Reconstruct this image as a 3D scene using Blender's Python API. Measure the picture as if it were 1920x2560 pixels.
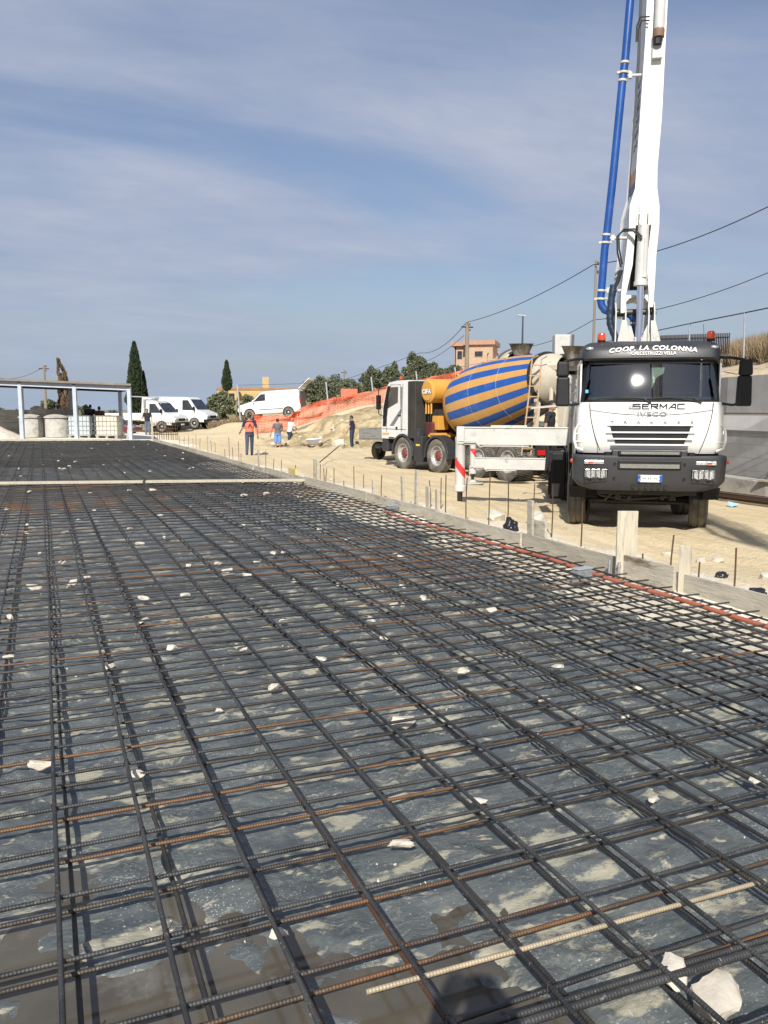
import bpy, bmesh, math, random
from mathutils import Vector, Matrix, noise as NZ
R=math.radians
random.seed(7)
sc=bpy.context.scene
col=sc.collection
for o in list(bpy.data.objects): bpy.data.objects.remove(o)

# ------------------------------------------------------------------ camera
FPX=2027.0; TH=math.atan(256/FPX); PS=math.atan(860/FPX*math.cos(TH)); CAMZ=2.0
cam=bpy.data.objects.new('camera',bpy.data.cameras.new('camera')); col.objects.link(cam)
cam.data.sensor_fit='VERTICAL'; cam.data.sensor_height=36; cam.data.lens=36*FPX/2560
cam.data.clip_start=.05; cam.data.clip_end=9000
cam.location=(0,0,CAMZ); cam.rotation_euler=(math.pi/2-TH,0,-PS)
sc.camera=cam
fwd=Vector((math.sin(PS),math.cos(PS),0)); rgt=Vector((math.cos(PS),-math.sin(PS),0))
def ray(px,py):
    a=(px-960)/FPX; b=(1280-py)/FPX
    f=math.cos(TH)+b*math.sin(TH); z=-math.sin(TH)+b*math.cos(TH)
    return fwd*f+rgt*a+Vector((0,0,z)), f
def onz(px,py,z):
    r,f=ray(px,py); t=(z-CAMZ)/r.z; return Vector((r.x*t,r.y*t,z))
def at(px,py,D):
    r,f=ray(px,py); t=D/f; return Vector((r.x*t,r.y*t,CAMZ+r.z*t))
def depth(p): return p.x*fwd.x+p.y*fwd.y
# ------------------------------------------------------------------ world, sun
SUN_AZ=210; SUN_EL=37
w=bpy.data.worlds.new('World'); sc.world=w; w.use_nodes=True
nt=w.node_tree; nt.nodes.clear()
def nn(t,**k):
    n=nt.nodes.new(t)
    for a,b in k.items(): setattr(n,a,b)
    return n
out=nn('ShaderNodeOutputWorld'); bg=nn('ShaderNodeBackground'); sky=nn('ShaderNodeTexSky')
sky.sky_type='NISHITA'; sky.sun_disc=False; sky.sun_elevation=R(SUN_EL); sky.sun_rotation=R(SUN_AZ)
sky.air_density=1.3; sky.dust_density=1.6; sky.ozone_density=2.5
tc=nn('ShaderNodeTexCoord'); sx=nn('ShaderNodeSeparateXYZ'); nt.links.new(tc.outputs['Generated'],sx.inputs[0])
zz=nn('ShaderNodeMath',operation='MAXIMUM'); zz.inputs[1].default_value=.0; nt.links.new(sx.outputs['Z'],zz.inputs[0])
za=nn('ShaderNodeMath',operation='ADD'); za.inputs[1].default_value=.16; nt.links.new(zz.outputs[0],za.inputs[0])
dv=[]
for c in 'XY':
    d=nn('ShaderNodeMath',operation='DIVIDE'); nt.links.new(sx.outputs[c],d.inputs[0]); nt.links.new(za.outputs[0],d.inputs[1]); dv.append(d)
cb=nn('ShaderNodeCombineXYZ'); nt.links.new(dv[0].outputs[0],cb.inputs[0]); nt.links.new(dv[1].outputs[0],cb.inputs[1])
mp=nn('ShaderNodeMapping'); mp.inputs['Rotation'].default_value=(0,0,R(28)); mp.inputs['Scale'].default_value=(.55,1.0,1); mp.inputs['Location'].default_value=(3.1,.6,0)
nt.links.new(cb.outputs[0],mp.inputs[0])
n1=nn('ShaderNodeTexNoise'); n1.inputs['Scale'].default_value=.95; n1.inputs['Detail'].default_value=7; n1.inputs['Roughness'].default_value=.52; n1.inputs['Distortion'].default_value=.5
nt.links.new(mp.outputs[0],n1.inputs['Vector'])
r1=nn('ShaderNodeValToRGB'); r1.color_ramp.interpolation='EASE'
r1.color_ramp.elements[0].position=.34; r1.color_ramp.elements[0].color=(0.20,0.20,0.20,1)
r1.color_ramp.elements[1].position=.57; r1.color_ramp.elements[1].color=(.86,.86,.86,1)
nt.links.new(n1.outputs['Fac'],r1.inputs[0])
n2=nn('ShaderNodeTexNoise'); n2.inputs['Scale'].default_value=2.6; n2.inputs['Detail'].default_value=8; n2.inputs['Roughness'].default_value=.6
nt.links.new(mp.outputs[0],n2.inputs['Vector'])
m2=nn('ShaderNodeMath',operation='MULTIPLY_ADD'); m2.inputs[1].default_value=.7; m2.inputs[2].default_value=.62; nt.links.new(n2.outputs['Fac'],m2.inputs[0])
m3=nn('ShaderNodeMath',operation='MULTIPLY',use_clamp=True); nt.links.new(r1.outputs[0],m3.inputs[0]); nt.links.new(m2.outputs[0],m3.inputs[1])
cc=nn('ShaderNodeMix',data_type='RGBA'); cc.inputs[6].default_value=(2.6,3.3,5.0,1); cc.inputs[7].default_value=(5.9,6.2,7.2,1)
nt.links.new(n2.outputs['Fac'],cc.inputs[0])
tint=nn('ShaderNodeMix',data_type='RGBA',blend_type='MULTIPLY'); tint.inputs[0].default_value=1; tint.inputs[7].default_value=(.88,.89,1.02,1)
nt.links.new(sky.outputs[0],tint.inputs[6])
mx=nn('ShaderNodeMix',data_type='RGBA'); nt.links.new(m3.outputs[0],mx.inputs[0]); nt.links.new(tint.outputs[2],mx.inputs[6]); nt.links.new(cc.outputs[2],mx.inputs[7])
bg.inputs[1].default_value=.076
hz=nn('ShaderNodeMapRange'); hz.inputs[1].default_value=-.02; hz.inputs[2].default_value=.14; hz.inputs[3].default_value=1; hz.inputs[4].default_value=0; nt.links.new(sx.outputs['Z'],hz.inputs[0])
hm=nn('ShaderNodeMix',data_type='RGBA'); hm.inputs[7].default_value=(3.9,4.8,6.2,1); nt.links.new(hz.outputs[0],hm.inputs[0]); nt.links.new(mx.outputs[2],hm.inputs[6])
nt.links.new(hm.outputs[2],bg.inputs[0]); nt.links.new(bg.outputs[0],out.inputs[0])
sl=bpy.data.lights.new('sun','SUN'); sl.energy=5.0; sl.angle=R(.5); sl.color=(1,.955,.88)
so=bpy.data.objects.new('sun',sl); col.objects.link(so)
sdir=Vector((math.sin(R(SUN_AZ))*math.cos(R(SUN_EL)),math.cos(R(SUN_AZ))*math.cos(R(SUN_EL)),math.sin(R(SUN_EL))))
so.rotation_euler=sdir.to_track_quat('Z','Y').to_euler()
sc.view_settings.view_transform='Standard'; sc.view_settings.look='None'; sc.view_settings.exposure=0.40; sc.view_settings.gamma=1
try: sc.view_settings.use_curve_mapping=False
except Exception: pass

# ------------------------------------------------------------------ materials
MATS={}
def mat(name,c,rough=.6,metal=0,var=.15,vs=3.0,dirt=None,dt=.55,ds=2.0,dw=.12,bump=.0,bs=30.0,c2=None,spec=.5,stretch=None,alpha=None,emis=None,rand=0,coat=0):
    if name in MATS: return MATS[name]
    m=bpy.data.materials.new(name); m.use_nodes=True; t=m.node_tree; N=t.nodes; L=t.links
    b=N['Principled BSDF']; b.inputs['Roughness'].default_value=rough; b.inputs['Metallic'].default_value=metal
    b.inputs['Specular IOR Level'].default_value=spec; b.inputs['Coat Weight'].default_value=coat
    tcn=N.new('ShaderNodeTexCoord'); vec=tcn.outputs['Object']
    if stretch:
        mpn=N.new('ShaderNodeMapping'); mpn.inputs['Scale'].default_value=stretch; L.new(vec,mpn.inputs[0]); vec=mpn.outputs[0]
    ns=N.new('ShaderNodeTexNoise'); ns.inputs['Scale'].default_value=vs; ns.inputs['Detail'].default_value=8; ns.inputs['Roughness'].default_value=.6; L.new(vec,ns.inputs['Vector'])
    mxn=N.new('ShaderNodeMix'); mxn.data_type='RGBA'
    ca=[x*(1-var) for x in c]+[1]; cbb=[min(1,x*(1+var)) for x in c]+[1]
    if c2: ca=list(c)+[1]; cbb=list(c2)+[1]
    mxn.inputs[6].default_value=ca; mxn.inputs[7].default_value=cbb
    mr=N.new('ShaderNodeMapRange'); mr.inputs[1].default_value=.3; mr.inputs[2].default_value=.7; L.new(ns.outputs['Fac'],mr.inputs[0]); L.new(mr.outputs[0],mxn.inputs[0])
    cur=mxn.outputs[2]
    if rand:
        oi=N.new('ShaderNodeObjectInfo'); hs=N.new('ShaderNodeHueSaturation'); mm=N.new('ShaderNodeMapRange'); mm.inputs[3].default_value=1-rand; mm.inputs[4].default_value=1+rand
        L.new(oi.outputs['Random'],mm.inputs[0]); L.new(mm.outputs[0],hs.inputs['Value']); L.new(cur,hs.inputs['Color']); cur=hs.outputs[0]
    if dirt:
        dn=N.new('ShaderNodeTexNoise'); dn.inputs['Scale'].default_value=ds; dn.inputs['Detail'].default_value=10; dn.inputs['Roughness'].default_value=.68; L.new(vec,dn.inputs['Vector'])
        dr=N.new('ShaderNodeMapRange'); dr.inputs[1].default_value=dt; dr.inputs[2].default_value=dt+dw; L.new(dn.outputs['Fac'],dr.inputs[0])
        dm=N.new('ShaderNodeMix'); dm.data_type='RGBA'; dm.inputs[7].default_value=list(dirt)+[1]; L.new(dr.outputs[0],dm.inputs[0]); L.new(cur,dm.inputs[6]); cur=dm.outputs[2]
    L.new(cur,b.inputs['Base Color'])
    rr=N.new('ShaderNodeMapRange'); rr.inputs[3].default_value=max(0,rough-.1); rr.inputs[4].default_value=min(1,rough+.12); L.new(ns.outputs['Fac'],rr.inputs[0]); L.new(rr.outputs[0],b.inputs['Roughness'])
    if bump:
        bn=N.new('ShaderNodeTexNoise'); bn.inputs['Scale'].default_value=bs; bn.inputs['Detail'].default_value=6; L.new(vec,bn.inputs['Vector'])
        bp=N.new('ShaderNodeBump'); bp.inputs['Strength'].default_value=bump; bp.inputs['Distance'].default_value=.02; L.new(bn.outputs['Fac'],bp.inputs['Height']); L.new(bp.outputs[0],b.inputs['Normal'])
    if alpha is not None: b.inputs['Alpha'].default_value=alpha
    if emis: b.inputs['Emission Color'].default_value=list(emis[:3])+[1]; b.inputs['Emission Strength'].default_value=emis[3]
    MATS[name]=m; return m
def glassmat(name,tint,transp,rough=.02,gl=(1,1,1)):
    m=bpy.data.materials.new(name); m.use_nodes=True; t=m.node_tree; N=t.nodes; L=t.links; N.remove(N['Principled BSDF'])
    tr=N.new('ShaderNodeBsdfTransparent'); tr.inputs[0].default_value=list(tint)+[1]
    g=N.new('ShaderNodeBsdfGlossy'); g.inputs['Roughness'].default_value=rough; g.inputs[0].default_value=list(gl)+[1]
    fr=N.new('ShaderNodeFresnel'); fr.inputs[0].default_value=1.6
    ad=N.new('ShaderNodeMath'); ad.operation='ADD'; ad.inputs[1].default_value=transp; L.new(fr.outputs[0],ad.inputs[0])
    x=N.new('ShaderNodeMixShader'); L.new(ad.outputs[0],x.inputs[0]); L.new(tr.outputs[0],x.inputs[1]); L.new(g.outputs[0],x.inputs[2]); L.new(x.outputs[0],N['Material Output'].inputs[0])
    MATS[name]=m; return m
glass=glassmat('windscreen_glass',(.42,.52,.48),.09,.028)
glassd=glassmat('window_glass',(.25,.3,.32),.03,.05)
dust=(.34,.29,.21)
white=mat('white_paint',(.66,.66,.635),.35,var=.05,dirt=(.42,.38,.30),dt=.62,dw=.2,ds=3,coat=.3)
whited=mat('dirty_white_paint',(.47,.465,.435),.45,var=.10,dirt=(.20,.18,.15),dt=.585,dw=.12,ds=4.5,bump=.05)
boomw=mat('boom_paint',(.66,.655,.62),.4,var=.05,dirt=(.30,.27,.22),dt=.64,dw=.2,ds=1.8,stretch=(3,3,.8))
blackp=mat('black_plastic',(.012,.012,.013),.5,var=.3,spec=.3,dirt=(.07,.065,.055),dt=.66,dw=.3,ds=2)
greyp=mat('charcoal_plastic',(.030,.031,.034),.45,var=.2,dirt=dust,dt=.70,dw=.3,ds=2.5,bump=.03)
dkmetal=mat('dark_metal',(.03,.029,.027),.6,metal=.3,var=.3,dirt=(.16,.13,.09),dt=.58,dw=.2,ds=6)
rubber=mat('tyre_rubber',(.07,.067,.06),.8,var=.25,dirt=(.25,.22,.17),dt=.42,dw=.35,ds=3.5,bump=.25,bs=60)
rimm=mat('rim_steel',(.42,.41,.39),.5,metal=.3,var=.2,dirt=(.16,.12,.09),dt=.55,ds=9)
redhub=mat('red_hub',(.16,.03,.025),.6,var=.3,dirt=(.05,.03,.025),dt=.55,ds=20)
chrome=mat('chrome_rod',(.75,.75,.82),.12,metal=1,var=.05)
steelg=mat('galvanised_steel',(.45,.47,.49),.42,metal=.6,var=.15)
bluep=mat('blue_pipe_paint',(.010,.062,.25),.32,var=.15,dirt=(.05,.10,.22),dt=.62,ds=4,coat=.3)
orangeL=mat('amber_lens',(.55,.06,.01),.15,var=.1,spec=.8)
redL=mat('red_lens',(.5,.02,.015),.2)
clearL=mat('lamp_lens',(.6,.6,.6),.12,metal=.6,var=.4,vs=40)
drumo=mat('drum_orange',(.50,.27,.075),.45,var=.10,vs=1.5,dirt=(.42,.34,.24),dt=.55,dw=.25,ds=1.4)
drumb=mat('drum_blue',(.012,.075,.31),.45,var=.12,dirt=(.17,.24,.36),dt=.57,dw=.28,ds=1.4)
cream=mat('cream_cement_crust',(.50,.45,.36),.75,var=.12,dirt=(.33,.29,.23),dt=.55,ds=3,bump=.2,bs=25)
oranget=mat('orange_tank_paint',(.54,.28,.055),.36,var=.06,dirt=(.40,.24,.10),dt=.68,ds=3)
concg=mat('grey_concrete',(.34,.33,.31),.85,var=.14,dirt=(.40,.38,.34),dt=.58,dw=.15,ds=1.6,bump=.25,bs=18)
concl=mat('pale_concrete',(.40,.385,.35),.85,var=.15,dirt=(.24,.23,.21),dt=.55,dw=.1,ds=2.0,bump=.3,bs=18)
wood=mat('grey_formwork_wood',(.38,.345,.275),.8,var=.2,vs=4,dirt=(.14,.11,.06),dt=.56,dw=.12,ds=1.1,bump=.35,bs=14,stretch=(2,1,6),rand=.12)
woodp=mat('pale_raw_wood',(.42,.37,.28),.8,var=.14,vs=7,dirt=(.27,.25,.22),dt=.52,dw=.15,ds=5,bump=.25,bs=25,stretch=(5,5,.7),rand=.1)
rock=mat('pale_limestone',(.50,.455,.38),.85,var=.12,vs=6,dirt=(.42,.34,.25),dt=.56,dw=.15,ds=9,bump=.35,bs=25,rand=.12)
rustm=mat('rusty_steel',(.10,.045,.022),.75,metal=.2,c2=(.05,.035,.028),vs=14,bump=.3,bs=120,rand=.3)
skin=mat('skin',(.30,.17,.11),.6,var=.08)
hairm=mat('dark_hair',(.015,.012,.01),.7)
bark=mat('bark',(.12,.09,.065),.9,var=.3,bump=.5,bs=20)
wirem=mat('cable_black',(.015,.015,.015),.6)
def leafmat(name,a,b_,rough=.6,trans=.25):
    m=bpy.data.materials.new(name); m.use_nodes=True; t=m.node_tree; N=t.nodes; L=t.links; b=N['Principled BSDF']
    tcn=N.new('ShaderNodeTexCoord'); ns=N.new('ShaderNodeTexNoise'); ns.inputs['Scale'].default_value=1.7; ns.inputs['Detail'].default_value=8; L.new(tcn.outputs['Object'],ns.inputs['Vector'])
    g=N.new('ShaderNodeNewGeometry'); ad=N.new('ShaderNodeMath'); ad.operation='ADD'; mu=N.new('ShaderNodeMath'); mu.operation='MULTIPLY'; mu.inputs[1].default_value=.5
    L.new(g.outputs['Random Per Island'],mu.inputs[0]); L.new(mu.outputs[0],ad.inputs[0]); L.new(ns.outputs['Fac'],ad.inputs[1])
    mr=N.new('ShaderNodeMapRange'); mr.inputs[1].default_value=.45; mr.inputs[2].default_value=1.05; L.new(ad.outputs[0],mr.inputs[0])
    mxn=N.new('ShaderNodeMix'); mxn.data_type='RGBA'; mxn.inputs[6].default_value=list(a)+[1]; mxn.inputs[7].default_value=list(b_)+[1]
    L.new(mr.outputs[0],mxn.inputs[0]); L.new(mxn.outputs[2],b.inputs['Base Color']); b.inputs['Roughness'].default_value=rough
    MATS[name]=m; return m
cypm=leafmat('cypress_foliage',(.012,.022,.010),(.035,.055,.022))
olivem=leafmat('olive_foliage',(.055,.066,.036),(.14,.155,.085))
bushm=leafmat('bush_foliage',(.05,.07,.03),(.20,.21,.11))
drym=leafmat('dry_grass_blades',(.15,.105,.06),(.33,.245,.14))
deadm=leafmat('dead_cypress_foliage',(.06,.04,.025),(.17,.11,.06))

# ------------------------------------------------------------------ helpers
def tag(o,label=None,cat=None,group=None,kind=None):
    if label: o['label']=label
    if cat: o['category']=cat
    if group: o['group']=group
    if kind: o['kind']=kind
    return o
def thing(name,label,cat,loc=(0,0,0),rz=0,group=None):
    o=bpy.data.objects.new(name,None); col.objects.link(o); o.location=loc; o.rotation_euler=(0,0,rz); o.empty_display_size=.2
    return tag(o,label,cat,group)
class MB:
    def __init__(s): s.v=[]; s.f=[]; s.m=[]
    def add(s,vs,fs,mi=0):
        k=len(s.v); s.v+= [tuple(x) for x in vs]
        for f in fs: s.f.append([i+k for i in f]); s.m.append(mi)
        return s
    def box(s,cx,cy,cz,sx_,sy_,sz_,rz=0,mi=0,rx=0,ry=0,tap=1):
        M=Matrix.Rotation(rz,3,'Z')@Matrix.Rotation(ry,3,'Y')@Matrix.Rotation(rx,3,'X'); vs=[]
        for z in (-.5,.5):
            k=tap if z>0 else 1
            for x,y in ((-.5,-.5),(.5,-.5),(.5,.5),(-.5,.5)):
                p=M@Vector((x*sx_*k,y*sy_*k,z*sz_)); vs.append((p.x+cx,p.y+cy,p.z+cz))
        return s.add(vs,[(0,3,2,1),(4,5,6,7),(0,1,5,4),(1,2,6,5),(2,3,7,6),(3,0,4,7)],mi)
    def bb(s,x0,x1,y0,y1,z0,z1,mi=0): return s.box((x0+x1)/2,(y0+y1)/2,(z0+z1)/2,x1-x0,y1-y0,z1-z0,mi=mi)
    def beam(s,a,b,w_,h_,mi=0,up=(0,0,1)):
        a=Vector(a); b=Vector(b); d=(b-a).normalized(); u=Vector(up)
        if abs(d.dot(u))>.98: u=Vector((0,1,0))
        sd=d.cross(u).normalized(); u=sd.cross(d).normalized(); vs=[]
        for p in (a,b):
            for i,j in ((-1,-1),(1,-1),(1,1),(-1,1)): vs.append(p+sd*(i*w_/2)+u*(j*h_/2))
        return s.add(vs,[(0,1,2,3),(4,7,6,5),(0,4,5,1),(1,5,6,2),(2,6,7,3),(3,7,4,0)],mi)
    def prism(s,pts,ax,a0,a1,mi=0):
        def P(u,v,a): return {'y':(u,a,v),'x':(a,u,v),'z':(u,v,a)}[ax]
        n=len(pts); vs=[P(u,v,a0) for u,v in pts]+[P(u,v,a1) for u,v in pts]
        return s.add(vs,[tuple(range(n)),tuple(range(2*n-1,n-1,-1))]+[(i,i+n,(i+1)%n+n,(i+1)%n) for i in range(n)],mi)
    def tube(s,pts,r,n=8,mi=0,cap=True):
        pts=[Vector(p) for p in pts]
        if len(pts)<2: return s
        rs=r if isinstance(r,(list,tuple)) else [r]*len(pts); k=len(s.v); prev=None
        for i,p in enumerate(pts):
            d=(pts[min(i+1,len(pts)-1)]-pts[max(i-1,0)])
            if d.length<1e-9: d=Vector((0,0,1))
            d.normalize()
            if prev is None:
                u=Vector((0,0,1)) if abs(d.z)<.9 else Vector((1,0,0)); sd=d.cross(u).normalized()
            else: sd=(prev-d*prev.dot(d)).normalized()
            prev=sd; u=sd.cross(d)
            for j in range(n):
                a=2*math.pi*j/n; q=p+(sd*math.cos(a)+u*math.sin(a))*rs[i]; s.v.append((q.x,q.y,q.z))
        for i in range(len(pts)-1):
            for j in range(n):
                s.f.append([k+i*n+j,k+i*n+(j+1)%n,k+(i+1)*n+(j+1)%n,k+(i+1)*n+j]); s.m.append(mi)
        if cap:
            s.f.append([k+j for j in range(n)][::-1]); s.m.append(mi); e=k+(len(pts)-1)*n; s.f.append([e+j for j in range(n)]); s.m.append(mi)
        return s
    def lathe(s,prof,o=(0,0,0),ax=(0,0,1),n=32,mi=0,fm=None):
        o=Vector(o); ax=Vector(ax).normalized(); u=Vector((0,0,1)) if abs(ax.z)<.9 else Vector((1,0,0)); sd=ax.cross(u).normalized(); u=sd.cross(ax); k=len(s.v)
        for r,h in prof:
            for j in range(n):
                a=2*math.pi*j/n; q=o+ax*h+(sd*math.cos(a)+u*math.sin(a))*r; s.v.append((q.x,q.y,q.z))
        for i in range(len(prof)-1):
            for j in range(n):
                s.f.append([k+i*n+j,k+(i+1)*n+j,k+(i+1)*n+(j+1)%n,k+i*n+(j+1)%n]); s.m.append(fm(i,j) if fm else mi)
        return s
    def ell(s,c,r,n=12,m_=8,mi=0):
        prof=[]; k=len(s.v)
        for i in range(m_+1):
            t=math.pi*i/m_
            for j in range(n):
                a=2*math.pi*j/n; s.v.append((c[0]+r[0]*max(1e-3,math.sin(t))*math.cos(a),c[1]+r[1]*max(1e-3,math.sin(t))*math.sin(a),c[2]-r[2]*math.cos(t)))
        for i in range(m_):
            for j in range(n): s.f.append([k+i*n+j,k+i*n+(j+1)%n,k+(i+1)*n+(j+1)%n,k+(i+1)*n+j]); s.m.append(mi)
        return s
    def me(s,name,mats):
        me=bpy.data.meshes.new(name); me.from_pydata(s.v,[],s.f)
        for m in (mats if isinstance(mats,(list,tuple)) else [mats]): me.materials.append(m)
        if any(s.m): me.polygons.foreach_set('material_index',s.m)
        return me
    def build(s,name,mats,parent=None,smooth=False,bevel=0,fix=True,ang=35,seg=2):
        me=s.me(name,mats)
        if len(s.v)<60000:
            b=bmesh.new(); b.from_mesh(me); lv=[v for v in b.verts if not v.link_faces]
            if lv: bmesh.ops.delete(b,geom=lv,context='VERTS'); b.to_mesh(me)
            b.free()
        if fix:
            b=bmesh.new(); b.from_mesh(me); bmesh.ops.recalc_face_normals(b,faces=b.faces); b.to_mesh(me); b.free()
        if smooth:
            me.polygons.foreach_set('use_smooth',[True]*len(me.polygons)); me.set_sharp_from_angle(angle=R(ang))
        o=bpy.data.objects.new(name,me); col.objects.link(o)
        if parent is not None: o.parent=parent
        if bevel:
            bm_=o.modifiers.new('bevel','BEVEL'); bm_.width=bevel; bm_.segments=seg; bm_.limit_method='ANGLE'; bm_.angle_limit=R(40); bm_.harden_normals=False
        return o
def copy_tree(o,parent=None):
    c=o.copy(); col.objects.link(c); c.parent=parent
    for ch in o.children: copy_tree(ch,c)
    return c
def struct(mb,name,m,**k):
    o=mb.build(name,m,**k); o['kind']='structure'; return o
_fc={}
def text(name,s,size,m,parent,fn,bold=0.0,xs=1.0,space=1.0,shear=0,ext=.004):
    c=bpy.data.curves.new(name,'FONT'); c.body=s; c.size=size; c.align_x='CENTER'; c.align_y='CENTER'; c.offset=bold; c.space_character=space; c.shear=shear; c.extrude=ext; c.resolution_u=3
    o=bpy.data.objects.new(name,c); col.objects.link(o)
    dg=bpy.context.evaluated_depsgraph_get(); me=bpy.data.meshes.new_from_object(o.evaluated_get(dg)); bpy.data.objects.remove(o)
    for v in me.vertices: v.co=Vector(fn(v.co.x*xs,v.co.y,v.co.z))
    me.materials.clear(); me.materials.append(m)
    o=bpy.data.objects.new(name,me); col.objects.link(o); o.parent=parent; return o
def fbm(x,y,s=1,oct=4,z=0): return NZ.fractal(Vector((x*s,y*s,z)),1.0,2.0,oct)
def lerp(a,b,t): return a+(b-a)*t

# ------------------------------------------------------------------ terrain
CT=[]
for y in range(-4,40,3): CT+= [(5.2,y,.47),(6.3,y,.22 if y<26 else .15)]
for y in (0,4,8,12,16,20): CT+=[(7.8,y,.02),(10,y,0),(13,y,0),(15.5,y,0)]
for p in [(11,25,0),(8,22,0),(12,20,0),(8,28,0),(8.3,34.7,0),(11,33,0),(11.1,40.4,-.02),(12.7,42,0),(14.6,38.9,0),(14,30,0),(7,38,.1),(5.5,41,.35),(8.6,8,0),(16,24,0),
          (-.8,44.8,.55),(1.7,43.8,.55),(4.2,42.7,.5),(-10,48,.6),(-3,46,.55),(6,46,.3),(-20,52,.6),(3,50,.5),(-6,56,.6),(-30,60,.4)]: CT.append(p)
for px,py,D in [(400,1080,58),(530,1072,61),(470,1083,56),(620,1056,56),(700,1052,57),(790,1046,58),(560,1085,50),(640,1075,50),(430,1100,47),
                (760,1085,47),(850,1042,48),(960,1018,49),(1100,985,50),(1190,945,52),(1300,915,52),(1450,880,50),(1600,885,45),
                (860,1010,62),(1000,975,66),(1170,945,68),(1300,930,66),(720,1035,64),(560,1055,70),(1500,890,70),(1800,890,60),
                (200,1040,80),(0,1040,80),(400,1040,90),(700,1010,100),(900,960,110),(1200,920,110)]:
    p=at(px,py,D); CT.append((p.x,p.y,p.z))
def gz(x,y):
    sw=0; sz=0
    for a,b,c in CT:
        d=((x-a)**2+(y-b)**2)+.05
        q=1/(d*d); sw+=q; sz+=q*c
    z=sz/sw
    return z
def gzn(x,y):
    z=gz(x,y); z+= .012*fbm(x,y,1.2,4)+.02*fbm(x,y,.25,2,3)
    if x>15.6+max(0,(y-15))*.6 and y<38: z=min(z,1.2)
    mk=math.exp(-(((x-19)/7.5)**2+((y-41.5)/5.0)**2)); z+=mk*(.55*abs(fbm(x,y,.6,4,11))+.26*fbm(x,y,2.1,3,2))
    if 6.5<x<15 and y<46:
        for k_,(x0_,cv_) in enumerate(((8.0,.010),(9.9,.010),(9.0,-.006),(11.0,-.006),(7.4,.02),(12.3,.004))):
            u_=x-(x0_+cv_*(y-8)**2*.35+.25*math.sin(y*.22+k_)); z+=.028*(math.exp(-((abs(u_)-.30)/.12)**2)-1.1*math.exp(-(u_/.17)**2))*(.6+.4*math.sin(y*9+k_))*min(1,max(0,(y-4)/4))
        z+=.010*abs(fbm(x,y,3.5,3,21))
    if 5.05<x<7.2 and y<41: z+=.035*max(0,fbm(x,y,5,3,7))
    return z
def in_slab(x,y): return x<4.98 and y<slab_end(x)
def slab_end(x): return 45.0-(x+1.9)*.55 if x<4.98 else 41
def frange(a,b,s):
    o=[];x=a
    while x<b-1e-6: o.append(x); x+=s
    return o
xs=frange(-60,-12,4)+frange(-12,5.0,1.0)+[5.02]+frange(5.1,16,.12)+frange(16,40,.8)+frange(40,110,5)+[110]
ys=frange(-14,-2,2)+frange(-2,12,.15)+frange(12,50,.3)+frange(50,75,1.0)+frange(75,150,6)+[150]
g=MB(); idx={}
for j,y in enumerate(ys):
    for i,x in enumerate(xs):
        z=gzn(x,y)
        if in_slab(x,y): z=.12
        e=max(0,(max(-x-12,0)+max(x-80,0)+max(y-110,0))/40); z=lerp(z,-.3,min(1,e))
        idx[i,j]=len(g.v); g.v.append((x,y,z))
for j in range(len(ys)-1):
    for i in range(len(xs)-1):
        g.f.append([idx[i,j],idx[i+1,j],idx[i+1,j+1],idx[i,j+1]]); g.m.append(0)
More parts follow.
